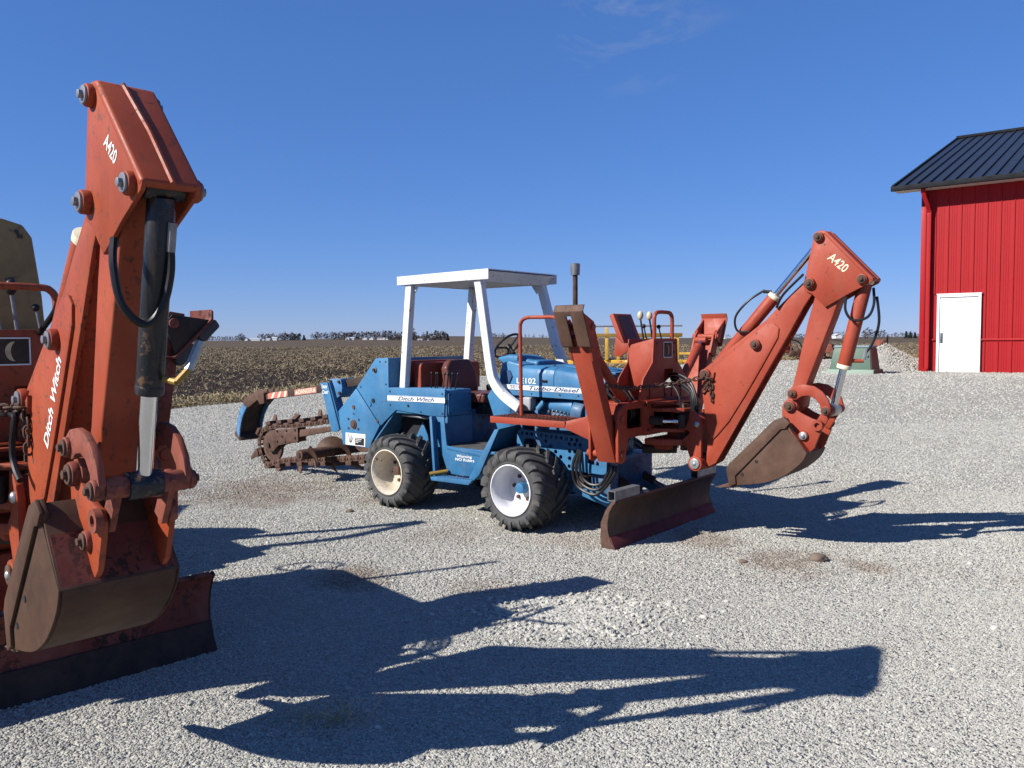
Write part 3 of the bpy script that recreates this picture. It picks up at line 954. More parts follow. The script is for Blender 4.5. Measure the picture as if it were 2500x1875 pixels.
    cylinder(root, (dx, 0, dz_), (ax0, 0, az0), 0.585, 0.050, 0.023, red, collar_mat=m['gland'])
    bc = cylinder(root, (bx, 0, bz), (fx, 0, fz), 0.65, 0.043 if left else 0.049, 0.027, m['bucket_cyl'], collar_mat=m['gland2'])
    if left:
        # external tube and port on the cylinder facing the viewer
        d = Vector((fx - bx, 0, fz - bz)).normalized()
        a = Vector((bx, 0, bz)); nrm = Vector((-d.z, 0, d.x)); nrm = nrm if nrm.x > 0 else -nrm
        q = lambda s, o=0.047, y=0.02: tuple(a + d * s + nrm * o + Vector((0, y, 0)))
        G().cyl(q(0.10), q(0.19), 0.014, n=8).build('port_fitting', 'steel', bc)
        hose(root, [q(0.18), q(0.26, .058), q(0.36, .062, 0.0), (q(0.42)[0] + .01, -0.05, q(0.42)[2]), (q(0.34)[0] - .01, -0.115, q(0.36)[2]), (q(0.25)[0] - .05, -0.13, q(0.24)[2]), (q(0.16)[0] - .10, -0.115, q(0.15)[2])], 0.012)
        G().cyl(q(0.60, .04, .03), q(0.60, .085, .05), 0.012, n=8).cyl(q(0.60, .085, .05), q(0.55, .09, .09), 0.012, n=8).build('port_fitting', 'brass', bc)
        G().cyl(q(0.56, .088, .085), q(0.47, .07, .125), 0.016, n=8).build('hose_crimp', 'zinc', bc)
    else:
        hose(root, [(bx + .045, 0.02, bz - 0.06), (bx + 0.06, -0.02, bz - 0.18), (bx + 0.03, -0.06, bz - 0.27), (bx - 0.06, -0.09, bz - 0.29), (bx - .11, -0.1, bz - 0.22), (bx - 0.11, -0.09, bz - 0.12)], 0.010)
        hose(root, [(bx + 0.06, 0.05, bz - 0.12), (bx + 0.075, 0.06, bz - 0.30), (bx + 0.04, 0.06, bz - 0.44), (bx - .01, 0.04, bz - 0.53)], 0.010)
        G().cyl((bx - .005, 0.04, bz - 0.50), (bx - .02, 0.04, bz - 0.575), 0.014, n=8).build('hose_crimp', 'zinc', bc)
        G().cyl((bx - .11, 0.0, bz - 0.585), (bx - .02, 0.04, bz - 0.585), 0.014, n=8).build('port_fitting', red, bc)
        mid = Vector((dx, 0, dz_)).lerp(Vector((ax0, 0, az0)), 0.585)
        hose(root, [(mid.x - 0.06, -0.03, mid.z + 0.06), (mid.x - 0.17, -0.08, mid.z - 0.02), (mid.x - 0.27, -0.09, mid.z - 0.14), (mid.x - 0.26, -0.08, mid.z - 0.25), (mid.x - 0.17, -0.06, mid.z - 0.26)], 0.009)
        G().cyl((mid.x - 0.07, -0.03, mid.z + 0.05), (mid.x - 0.01, -0.02, mid.z + 0.045), 0.013, n=8).build('port_fitting', 'black_paint', bc)
        hose(root, [(mid.x + 0.06, -.09, mid.z - .08), (mid.x + 0.12, -0.105, mid.z + 0.02), (mid.x + 0.27, -0.11, mid.z + 0.16)], 0.010)
    # ------------------------------------------------ bucket linkage
    cl = Z([(2.066, 1.217), (2.077, 1.255), (2.117, 1.281), (2.186, 1.291), (2.26, 1.279), (2.319, 1.242), (2.363, 1.185), (2.382, 1.12), (2.37, 1.076), (2.339, 1.063), (2.312, 1.094), (2.301, 1.149), (2.263, 1.191), (2.217, 1.209), (2.167, 1.202), (2.134, 1.18), (2.093, 1.182)])
    for s in (-1, 1):
        lk = G().prism(cl, s * 0.128, s * 0.152).build('bucket_link', m['link'], root, bevel=0.004)
        pin(lk, ex, ez, s * 0.151, s, 0.036, 0.014, m['bolt_low'], m['link'])
        pin(lk, fx, fz, s * 0.151, s, 0.036, 0.014, m['bolt_low'], m['link'])
    hx, hz = P['H']
    g = G()
    for s in (-1, 1):
        d = Vector((hx - fx, 0, hz - fz)).normalized(); n_ = Vector((-d.z, 0, d.x))
        a, b = Vector((fx, 0, fz)) - d * 0.03, Vector((hx, 0, hz)) + d * 0.03
        quad = [(a + n_ * .032), (b + n_ * .035), (b - n_ * .035), (a - n_ * .032)]
        g.prism([(v.x, v.z) for v in quad], s * 0.075, s * 0.098)
    g.cyl((fx, -0.128, fz), (fx, 0.128, fz), 0.036, n=20)
    g.build('link_bar', m['link'], root, bevel=0.004)
    # ------------------------------------------------ bucket
    by = m.get('bucket_y', 0.0); W = 0.20
    kz_ = 1.13 if left else 1.0                 # the old machine carries a slightly deeper bucket
    ZB = lambda p: [(x, 0.95 + (z - 0.95) * (kz_ if z < 0.95 else 1.0) + dz) for x, z in p]
    bp = ZB([(1.98, 1.015), (2.056, 1.047), (2.104, 1.002), (2.073, 0.96), (2.228, 0.787), (2.182, 0.706), (2.061, 0.602), (1.907, 0.533), (1.718, 0.496), (1.629, 0.477), (1.602, 0.608), (1.627, 0.654)])
    shell = ZB([(2.056, 1.033), (2.087, 0.981), (2.126, 0.916), (2.228, 0.787), (2.211, 0.746), (2.182, 0.706), (2.129, 0.655), (2.061, 0.604), (1.985, 0.564), (1.907, 0.534), (1.807, 0.511), (1.718, 0.496), (1.617, 0.473)])
    sm = catmull([(x, z, 0) for x, z in shell[3:]], 3); shell = shell[:3] + [(v.x, v.y) for v in sm]
    bp = bp[:4] + [(v.x, v.y) for v in sm[:-1]] + bp[9:]
    g = G().prism(bp, -W + by, -W + 0.016 + by).prism(bp, W - 0.016 + by, W + by)
    inn = []
    for i, p in enumerate(shell):
        a, b = Vector(shell[max(0, i - 1)]), Vector(shell[min(len(shell) - 1, i + 1)])
        d = (b - a).normalized(); inn.append((p[0] + d.y * 0.014, p[1] - d.x * 0.014))
    # keep the inner skin on the hollow side
    cx = sum(p[0] for p in bp) / len(bp); cz = sum(p[1] for p in bp) / len(bp)
    if (Vector(inn[6]) - Vector((cx, cz))).length > (Vector(shell[6]) - Vector((cx, cz))).length:
        inn = [(2 * p[0] - q[0], 2 * p[1] - q[1]) for p, q in zip(shell, inn)]
    g.prism(shell + inn[::-1], -W + by + 0.004, W + by - 0.004)
    bucket = g.build('bucket', m['bucket'], root, bevel=0.003)
    # painted back plate above the worn skin
    cut = ZB([(1.98, 1.015), (2.056, 1.047), (2.106, 1.006), (2.068, 0.958), (2.035, 0.953), (1.676, 0.565), (1.683, 0.503), (1.629, 0.474), (1.601, 0.608), (1.624, 0.653)])
    for s in (-1, 1):
        G().prism(cut, s * W + by, s * (W + 0.014) + by).build('side_cutter', m['bucket'], bucket, bevel=0.003)
    ear = Z(fillet([(2.007, 1.106), (2.023, 1.151), (2.062, 1.169), (2.1, 1.149), (2.117, 1.098), (2.161, 1.071), (2.242, 1.035), (2.29, 1.023), (2.312, 0.988), (2.297, 0.927), (2.256, 0.817), (2.222, 0.783), (2.102, 0.886), (2.01, 1.024)], 0.010))
    for s in (-1, 1):
        er = G().prism(ear, s * 0.122, s * 0.100).build('bucket_ear', m['ear'], bucket, bevel=0.004)
        pin(bucket, gx, gz, s * 0.121, s, 0.044, 0.024, m['bolt_low'], m['link'])
        pin(bucket, *P['I'], s * 0.121, s, 0.036, 0.018, m['bolt_i'], m['link'])
        G().lathe([(0.020, 0.0), (0.020, -0.022), (0.040, -0.022), (0.042, 0.002)], hx, hz, 20, y=s * 0.121, sign=-s * -1.0 if s > 0 else 1.0).build('ring_boss', m['link'], bucket)
    back = ZB([(2.062, 1.009), (2.126, 0.919), (2.224, 0.792), (2.216, 0.781), (2.112, 0.902), (2.051, 0.998)])
    G().prism(back, -W + by + 0.012, W + by - 0.012).build('back_plate', m.get('back', m['ear']), bucket)  # old machine's back plate: shade under the links put into its colour
    # teeth
    t0 = ZB([(1.696, 0.51), (1.629, 0.507), (1.494, 0.453), (1.629, 0.466), (1.696, 0.482)])
    nt = 2 if left else 4
    for k in range(nt):
        y = -W + 0.03 + by + k * (2 * W - 0.06) / (nt - 1)
        G().prism(t0, y - 0.024, y + 0.024).build('tooth', 'rust', bucket, bevel=0.003)
    for px_, pz_ in ZB([(1.844, 0.691), (1.73, 0.58)]):
        G().cyl((px_, -W + by - 0.003, pz_), (px_, -W + by + 0.004, pz_), 0.013, n=12).build('bolt_hole', 'dark', bucket)

    # ------------------------------------------------ cross frame behind the boom
    g = G()
    win = fillet([(-0.585, 0.915), (-0.345, 0.915), (-0.345, 1.070), (-0.585, 1.070)], 0.025)
    win2 = fillet([(-0.16, 0.86), (0.16, 0.86), (0.16, 1.03), (-0.16, 1.03)], 0.04)
    outer = [(-0.71, 0.66), (-0.66, 0.64), (-0.61, 0.66), (-0.56, 0.86), (-0.30, 0.835), (0.30, 0.835), (0.56, 0.86), (0.61, 0.66), (0.66, 0.64), (0.71, 0.66),
             (0.72, 1.05), (0.60, 1.12), (0.40, 1.125), (-0.40, 1.125), (-0.60, 1.12), (-0.72, 1.05)]
    g.plate([(y, z + dz) for y, z in outer], [[(y, z + dz) for y, z in win], [(-y, z + dz) for y, z in win], [(y, z + dz) for y, z in win2]], 0.90, 0.925, axis='x')
    outer2 = [(y * 0.99, z) for y, z in outer]
    g.plate([(y, z + dz) for y, z in outer2], [], 0.635, 0.655, axis='x')
    g.box(0.655, 0.90, -0.58, 0.58, 0.836 + dz, 0.856 + dz)
    g.box(0.655, 0.90, -0.58, 0.58, 1.10 + dz, 1.118 + dz)
    fr = g.build('main_frame', red, root, bevel=0.002)
    for s in (-1, 1):
        for z in (0.71, 1.0):
            G().cyl((0.60, s * 0.655, z + dz), (0.94, s * 0.655, z + dz), 0.032, n=18).build('pivot_pin', red, fr, bevel=0.003)
        G().prismx([(s * 0.59, 0.66 + dz), (s * 0.565, 0.66 + dz), (s * 0.565, 1.1 + dz), (s * 0.59, 1.1 + dz)], 0.66, 0.90).build('side_gusset', red, fr)
    # swing post: upper and lower arms with king pin
    g = G()
    for z, t in ((0.75, 0.05), (0.86, 0.03), (1.03, 0.03)):
        x1 = 1.17
        g.prismz(fillet([(0.86, -0.22), (1.02, -0.19), (x1, -0.09), (x1 + .04, 0.0), (x1, 0.09), (1.02, 0.19), (0.86, 0.22)], 0.02), z + dz, z + t + dz)
    g.box(0.80, 1.02, -0.10, 0.10, 0.70 + dz, 0.76 + dz)
    sp = g.build('swing_bracket', red, root, bevel=0.004)
    G().cyl((1.13, 0, 0.70 + dz), (1.13, 0, 1.09 + dz), 0.04, n=18).build('king_pin', 'rust', sp, bevel=0.003)
    G().cyl((0.80, -0.13, 0.70 + dz), (1.02, 0.05, 0.70 + dz), 0.042, n=14).build('lower_pin', 'rust_dark', sp)
    for s in (-1, 1):
        sw = cylinder(root, (0.70, s * 0.26, 0.955 + dz), (1.18, s * 0.155, 0.955 + dz), 0.62, 0.036, 0.017, 'rust_dark', collar_mat='rust_dark', eye=Vector((0, 0, 1)))
    # valve stack and the tangle of lines behind the frame
    vb = G().box(0.60, 0.635, -0.30, 0.30, 0.88 + dz, 1.30 + dz).build('valve_stack', 'dark', root, bevel=0.004)
    for k in range(6):
        y = -0.52 + k * 0.055
        hose(root, [(0.62, y * .6, 1.22 + dz), (0.70, y, 1.20 + dz + .02 * (k % 3)), (0.80, y - .03, 1.13 + dz), (0.86, y - .02 * (k % 2), 1.02 + dz), (0.80, y, 0.92 + dz)], 0.011)
    for y, z in ((-0.20, 1.08), (0.20, 1.08), (-0.26, 0.88), (-0.30, 1.09), (0.33, 0.89)):
        G().cyl((0.924, y, z + dz), (0.934, y, z + dz), 0.013, n=6).build('bolt', 'rust_dark', fr)
    G().box(0.924, 0.93, -0.335, -0.325, 0.84 + dz, 1.12 + dz).build('weld_seam', red, fr)
    # guard lip above the swing bracket
    G().box(0.925, 1.08, -0.30, 0.34, 1.105 + dz, 1.12 + dz).build('guard_lip', red, root, bevel=0.003)

    # ------------------------------------------------ control tower
    zt = lambda z: z + dz
    side = [(0.70, 1.555), (0.725, 1.588), (0.93, 1.637), (0.945, 1.632), (0.950, 1.44), (0.872, 1.296), (0.76, 1.20), (0.672, 1.15), (0.68, 1.29)]
    g = G()
    for s in (-1, 1):
        g.prism([(x, zt(z)) for x, z in side], s * 0.20, s * 0.188)
    tower = g.build('control_tower', red, root, bevel=0.003)
    # front face flaring towards the frame
    g = G()
    fa = [(-0.198, 1.635), (0.198, 1.635), (0.215, 1.44), (0.36, 1.31), (0.44, 1.13), (-0.44, 1.13), (-0.36, 1.31), (-0.215, 1.44)]
    hole = fillet([(-0.02, 1.22), (0.13, 1.22), (0.13, 1.38), (-0.02, 1.38)], 0.01)
    g.plate([(y, zt(z)) for y, z in fa], [[(y, zt(z)) for y, z in hole]], 0.930, 0.944, axis='x')
    g.plate([(y * 0.97, zt(z)) for y, z in fa], [], 0.690, 0.70, axis='x')
    g.build('front_panel', red, tower, bevel=0.002)
    G().poly([(0.725, -0.187, zt(1.582)), (0.93, -0.187, zt(1.630)), (0.93, 0.187, zt(1.630)), (0.725, 0.187, zt(1.582))],
             [(0.725, -0.187, zt(1.572)), (0.93, -0.187, zt(1.620)), (0.93, 0.187, zt(1.620)), (0.725, 0.187, zt(1.572))]).build('top_cover', red, tower)
    for y in (-0.27, -0.02, 0.10, 0.26):
        G().box(0.9445, 0.948, y - 0.003, y + 0.003, zt(1.14), zt(1.26)).build('seam', 'dark', tower)
    for y, z in ((-0.15, 1.60), (0.15, 1.60), (0.14, 1.52), (-0.30, 1.15), (0.0, 1.16), (0.1, 1.16)):
        G().cyl((0.944, y, zt(z)), (0.950, y, zt(z)), 0.009, n=8).build('bolt', 'rust_dark', tower)
    # moon emblem plate
    ew, ez0, ez1 = (0.075, 1.475, 1.61) if not left else (0.135, 1.475, 1.60)
    cy = 0.03 if not left else -0.085
    G().box(0.9448, 0.948, cy - ew, cy + ew, zt(ez0), zt(ez1)).build('emblem_plate', 'decal_black' if not left else 'rust_dark', tower)
    g = G()
    for a in ((cy - ew, cy + ew, ez0, ez0 + .006), (cy - ew, cy + ew, ez1 - .006, ez1), (cy - ew, cy - ew + .006, ez0, ez1), (cy + ew - .006, cy + ew, ez0, ez1)):
        g.box(0.9478, 0.9495, a[0], a[1], zt(a[2]), zt(a[3]))
    g.build('emblem_border', 'letter_white', tower)
    cz_ = (ez0 + ez1) / 2; r1 = 0.046
    cy = cy if not left else -0.025
    sg = 1 if not left else -1
    out = [(cy + sg * r1 * math.cos(a) * 0.9 - sg * .014, zt(cz_ + r1 * math.sin(a))) for a in np.linspace(-1.25, 1.25, 14)]
    inn = [(cy + sg * (r1 * 1.25 * math.cos(a) - r1 * 0.98) * 0.9 - sg * .006, zt(cz_ + r1 * 1.25 * math.sin(a))) for a in np.linspace(0.86, -0.86, 12)]
    G().prismx(out + inn, 0.9482, 0.950).build('moon_emblem', 'emblem_orange' if not left else 'emblem', tower)
    # grab hoop over the tower
    h0 = 1.86 if not left else 1.83
    hw = 0.15 if not left else 0.17
    G().tube(catmull([(0.92, -hw, zt(1.55)), (0.92, -hw, zt(1.70)), (0.92, -hw, zt(h0 - .055)), (0.92, -hw + .02, zt(h0 - .015)), (0.92, -hw + .07, zt(h0)), (0.92, hw - .07, zt(h0)), (0.92, hw - .02, zt(h0 - .015)),
                      (0.92, hw, zt(h0 - .055)), (0.92, hw, zt(1.70)), (0.92, hw, zt(1.55))], 5), 0.017, 10).build('grab_hoop', red, root)
    # levers
    for x, y, h, tall, kn_ in ((0.80, -0.11, 0.235, 1, m['knob']), (0.80, 0.04, 0.235, 1, m['knob']), (0.78, -0.02, 0.165, 0, 'hose'), (0.84, 0.13, 0.16, 0, 'hose')):
        tp_ = (x - 0.03, y - 0.015, zt(1.60 + h - 0.02))
        lv = G().cyl((x, y, zt(1.59)), tp_, 0.008 if tall else 0.006, n=8).build('lever', 'black_paint' if not left else 'steel', root)
        if tall: G().ball((tp_[0], tp_[1], tp_[2] + 0.02), 0.026, sz=1.5).build('knob', kn_, lv)
        else: G().ball(tp_, 0.019).build('knob', kn_, lv)
    # ------------------------------------------------ operator seat on the backhoe
    if not left:
        b0, b1 = (0.655, zt(1.575)), (0.53, zt(1.86))
        d = Vector((b1[0] - b0[0], b1[1] - b0[1])).normalized(); nn = Vector((d.y, -d.x))
        quad = fillet([b0, b1, (b1[0] - nn.x * .045, b1[1] - nn.y * .045), (b0[0] - nn.x * .045, b0[1] - nn.y * .045)], 0.012)
        st = G().prism(quad, -0.18, 0.115).build('operator_seat', red, root, bevel=0.006)
        pad = [(b0[0] + nn.x * .004 + d.x * .06, b0[1] + nn.y * .004 + d.y * .06), (b1[0] + nn.x * .004 - d.x * .03, b1[1] + nn.y * .004 - d.y * .03),
               (b1[0] - nn.x * .002 - d.x * .03, b1[1] - nn.y * .002 - d.y * .03), (b0[0] - nn.x * .002 + d.x * .06, b0[1] - nn.y * .002 + d.y * .06)]
        G().prism(pad, -0.12, 0.06).build('seat_pad', 'vinyl', st)
        G().prism([(0.55, zt(1.49)), (0.62, zt(1.485)), (0.685, zt(1.53)), (0.70, zt(1.60)), (0.64, zt(1.60)), (0.57, zt(1.66))], -0.20, -0.185).build('seat_bracket', red, st, bevel=0.003)
    else:
        ol = [(-0.24, 1.60), (0.24, 1.60), (0.225, 1.85), (0.19, 2.14), (0.15, 2.20), (0.06, 2.225), (-0.06, 2.225), (-0.15, 2.20), (-0.19, 2.14), (-0.225, 1.85)]
        st = G().prismx(fillet([(y, zt(z - .04)) for y, z in ol], 0.03), 0.40, 0.52).xform(Matrix.Translation((0.0, 0, 0))).build('operator_seat', 'tan', root, bevel=0.035, seg=4)
        G().prismx(fillet([(y * 1.02, zt(z - .035)) for y, z in ol], 0.03), 0.385, 0.402).build('seat_shell', 'black_paint', st)
        G().box(0.52, 0.86, -0.23, 0.23, zt(1.50), zt(1.62)).build('seat_cushion', 'tan', st, bevel=0.03, seg=3)
        G().box(0.50, 0.80, -0.17, 0.17, zt(1.13), zt(1.50)).build('seat_base', red, st)

    # ------------------------------------------------ stabilizers, folded up and leaning outwards
    for s in (-1, 1):
        a, b = Vector((0.79, s * (0.64 if not left or s < 0 else 0.58), zt(0.69))), Vector((0.79, s * (1.03 if not left or s < 0 else 0.72), zt(1.66 if s < 0 else 1.60 if left else 1.585)))
        d = (b - a).normalized(); out = Vector((0, s, 0)); out = (out - d * out.dot(d)).normalized()
        leg = G().beam(a - d * 0.03, b, 0.17, 0.10, up=tuple(out)).build('stabilizer_leg', red if not left else 'rusty_red', root, bevel=0.006)
        # clevis cheeks and foot pin
        g = G()
        for x in (0.695, 0.885):
            q = [a + d * 0.86 - out * .06, a + d * 0.86 + out * .055, b + d * .13 + out * .05, b + d * .13 - out * .03, b + d * .06 - out * .06]
            g.prismx([(v.y, v.z) for v in q], x - 0.011, x + 0.011)
        g.build('foot_clevis', red if not left else 'rusty_red', leg, bevel=0.004)  # old machine's leg and clevis take darker paint for their shaded look
        c = b + d * 0.07 - out * 0.01
        G().cyl((0.655, c.y, c.z), (0.925, c.y, c.z), 0.026, n=16).build('foot_pin', m['link'], leg, bevel=0.003)
        # stabilizer pad: sole plate with rolled ends and cheeks
        pd = d if not left else (d * 0.80 + out * 0.60).normalized()
        po = Vector((0, s, 0)); po = (po - pd * po.dot(pd)).normalized()
        pc = c + po * (0.085 if s < 0 or not left else 0.12) + pd * (0.035 if s < 0 else 0.03 if left else 0.10)
        x0, x1 = (0.655, 0.925)
        sec = [pc - pd * 0.175 - po * 0.03, pc - pd * 0.155, pc + pd * 0.13, pc + pd * 0.165 - po * 0.035]
        thick = [v + po * 0.016 for v in sec]
        ring = sec + thick[::-1]
        if not left and s < 0:
            solem = G()
            for xa, xb in ((x0, 0.762), (0.808, x1)):
                solem.prismx([(v.y, v.z) for v in ring], xa, xb)
            e0, e1 = [sec[0], sec[1], thick[1], thick[0]], [pc + pd * 0.09, sec[2], sec[3], thick[3], thick[2], pc + pd * 0.09 + po * 0.016]
            solem.prismx([(v.y, v.z) for v in e1], 0.761, 0.809)
            pad = solem.build('stabilizer_pad', m['pad'] if s < 0 else red, root, bevel=0.003)
        else:
            pad = G().prismx([(v.y, v.z) for v in ring], x0, x1).build('stabilizer_pad', red if not left else 'rusty_shade_red', root, bevel=0.003)  # old machine's pad is coloured dark for the shade on it
            for k in (-0.10, 0.08) if left else ():
                q = pc + pd * k + po * 0.016
                rb = [q - pd * .07, q + pd * .07, q + pd * .06 + po * .05, q - pd * .06 + po * .05]
                G().prismx(fillet([(v.y, v.z) for v in rb], 0.015), x0 + .01, x1 - .01).build('rubber_block', 'rubber', pad, bevel=0.006)
        for x in (0.680, 0.905):
            tri = [pc - pd * 0.14 - po * .002, pc + pd * 0.12 - po * .002, c + pd * 0.03 - po * 0.035, c - pd * 0.035 - po * 0.03]
            G().prismx([(v.y, v.z) for v in tri], x - 0.006, x + 0.006).build('pad_cheek', red if not left else 'rust_dark', pad, bevel=0.002)  # old machine's cheeks are coloured darker still, for shade
        # lift cylinder inside the leg
        cylinder(root, (0.79, s * 0.40, zt(1.10)), (0.79, s * (0.955 if not left or s < 0 else 0.68), zt(1.62)), 0.86, 0.040, 0.018, red, collar_mat=red, eye=Vector((1, 0, 0)))
    # ------------------------------------------------ travel chain from leg to boom
    cx_ = P['D'][0]
    chain_links(root, 'travel_chain', [tuple(v) for v in catmull([(0.885, -0.80, zt(1.275)), (0.94, -0.62, zt(1.245)), (1.03, -0.42, zt(1.25)), (1.18, -0.26, zt(1.275)), (1.31, -0.15, zt(1.31)), (1.405, -0.115, zt(1.315))], 6)], 'rust', r=0.0058, ln=0.052)
    chain_links(root, 'chain_tail', [(1.405, -0.094, zt(1.315)), (1.412, -0.094, zt(1.24)), (1.418, -0.094, zt(1.13))], 'rust', r=0.0058, ln=0.052)
    chain_links(root, 'chain_tail', [(1.392, -0.094, zt(1.305)), (1.375, -0.10, zt(1.25)), (1.345, -0.094, zt(1.20))], 'rust', r=0.0058, ln=0.052)
    G().prism([(1.388, zt(1.33)), (1.44, zt(1.365)), (1.425, zt(1.29)), (1.40, zt(1.30))], -0.098, -0.082).build('chain_hook', red, boom)
    # ------------------------------------------------ hoses from tower to boom
    for k in range(4):
        o = 0.034 * k
        hose(root, [(0.94, 0.06 + 0.02 * k, zt(1.33 - .02 * k)), (1.05, 0.03 + 0.01 * k, zt(1.335 - o)), (1.18, 0.0, zt(1.27 - o)), (1.255 - o * .5, -0.03, zt(1.12)), (1.255 - o * .4, -0.02, zt(0.98)), (1.29, 0.02, zt(0.90))], 0.0115)
    hose(root, [(0.94, 0.0, zt(1.26)), (1.04, -0.05, zt(1.245)), (1.12, -0.08, zt(1.15)), (1.135, -0.08, zt(1.0))], 0.010)
    if left:
        hose(root, [(x, 0.09, z) for x, z in [(1.228, 1.816), (1.167, 1.771), (1.025, 1.714), (0.897, 1.665), (0.854, 1.628), (0.871, 1.596)]], 0.013)
        hose(root, [(x, -0.13, z) for x, z in [(1.067, 1.331), (1.197, 1.342), (1.34, 1.348), (1.377, 1.329), (1.329, 1.243), (1.325, 1.17), (1.366, 1.118), (1.419, 1.086)]], 0.013)
        for t_ in (0.18, 0.30, 0.42):
            p_ = Vector((dx, 0, dz_)).lerp(Vector((ax0, 0, az0)), t_)
            G().cyl((p_.x, -0.02, p_.z), (p_.x + .004, 0.02, p_.z + .004), 0.054, n=20).build('hose_clamp', 'steel', root)
    # ------------------------------------------------ near step platform
    if not left:
        # expanded-metal tread, its frame and the bracket to the leg
        st = G()
        st.box(-0.38, 0.44, -0.765, -0.750, 0.905, 0.962).box(0.425, 0.44, -0.750, -0.42, 0.905, 0.962).box(-0.38, -0.365, -0.75, -0.42, 0.905, 0.962).box(-0.38, 0.44, -0.42, -0.405, 0.905, 0.962)
        stp = st.build('step_platform', red, root, bevel=0.003)
        g = G()
        for i in range(21):
            x = -0.355 + i * 0.039
            zig = [(x + (0.010 if j % 2 else -0.010), -0.748 + j * 0.0272, 0.9605 + (0.004 if (i + j) % 2 else 0)) for j in range(13)]
            g.tube(zig, 0.0042, 4)
        o = g.build('tread_mesh', 'rusty_red', stp); 
        G().box(-0.37, 0.43, -0.752, -0.418, 0.938, 0.944).build('tread_floor', 'rust_dark', stp)
        G().poly([(0.44, -0.765, 0.905), (0.44, -0.75, 0.962), (0.70, -0.66, 1.03), (0.70, -0.66, 0.78)], [(0.44, -0.745, 0.905), (0.44, -0.73, 0.962), (0.70, -0.64, 1.03), (0.70, -0.64, 0.78)]).build('step_bracket', red, stp, bevel=0.002)
        G().tube(catmull([(-0.195, -0.55, 0.94), (-0.20, -0.55, 1.3), (-0.205, -0.55, 1.70), (-0.195, -0.55, 1.785), (-0.135, -0.55, 1.828), (0.02, -0.55, 1.83), (0.17, -0.55, 1.826), (0.235, -0.545, 1.79), (0.275, -0.53, 1.72), (0.39, -0.50, 1.5), (0.56, -0.46, 1.2), (0.64, -0.45, 1.08)], 6), 0.0165, 10).build('handrail', red, root)

    # ------------------------------------------------ backfill blade
    bs = 1.10 if left else 1.0
    bl = [(1.0, 0.0), (0.955, 0.06), (0.928, 0.14), (0.925, 0.20), (0.94, 0.28), (0.975, 0.345), (1.0, 0.372)]
    bl = [(x, z * bs) for x, z in bl]
    bb = [(p[0] - 0.022, p[1] + 0.002) for p in bl]
    g = G().prism(bl[1:] + bb[1:][::-1], -0.86, 0.86)
    blade = g.build('blade', m['blade'], root, bevel=0.003)
    G().prism([(1.003, -0.01), (0.948, 0.095), (0.936, 0.085), (0.985, -0.01)] if not left else [(1.008, -0.01), (0.962, 0.085), (0.946, 0.150), (0.930, 0.145), (0.985, -0.01)], -0.865, 0.865).build('cutting_edge', m['edge'], blade, bevel=0.002)
    sidep = bl + [(0.97, 0.385 * bs), (0.905, 0.30), (0.862, 0.20), (0.858, 0.06), (0.87, 0.0)]
    for s in (-1, 1):
        G().prism(sidep, s * 0.87, s * 0.852).build('end_plate', m['blade_end'], blade, bevel=0.004)
        # square tube stub on the top edge
        if not left:
            y0, y1 = (-0.865, -0.50) if s < 0 else (0.50, 0.865)
            g = G()
            x0, x1, z0, z1 = 0.925, 0.993, 0.378, 0.458
            g.box(x0, x1, y0, y1, z1 - .006, z1).box(x0, x1, y0, y1, z0, z0 + .006).box(x0, x0 + .006, y0, y1, z0 + .006, z1 - .006).box(x1 - .006, x1, y0, y1, z0 + .006, z1 - .006)
            g.build('top_tube', 'steel', blade)
    G().box(0.80, 0.90, -0.30, 0.30, 0.13, 0.30).build('blade_back_frame', m['body'], blade, bevel=0.01)
    G().tube([(0.985, -0.84, 0.374 * bs), (0.985, 0, 0.374 * bs), (0.985, 0.84, 0.374 * bs)], 0.016, 6).build('top_bar', m['blade'], blade)
    for s in (-1, 1):
        G().beam((0.30, s * 0.42, 0.36), (0.90, s * 0.40, 0.20), 0.07, 0.09).build('blade_arm', m['body'], root, bevel=0.006)
        cylinder(root, (0.42, s * 0.2, 0.50), (0.87, s * 0.2, 0.30), 0.6, 0.035, 0.018, 'rust_dark', collar_mat='rust_dark')



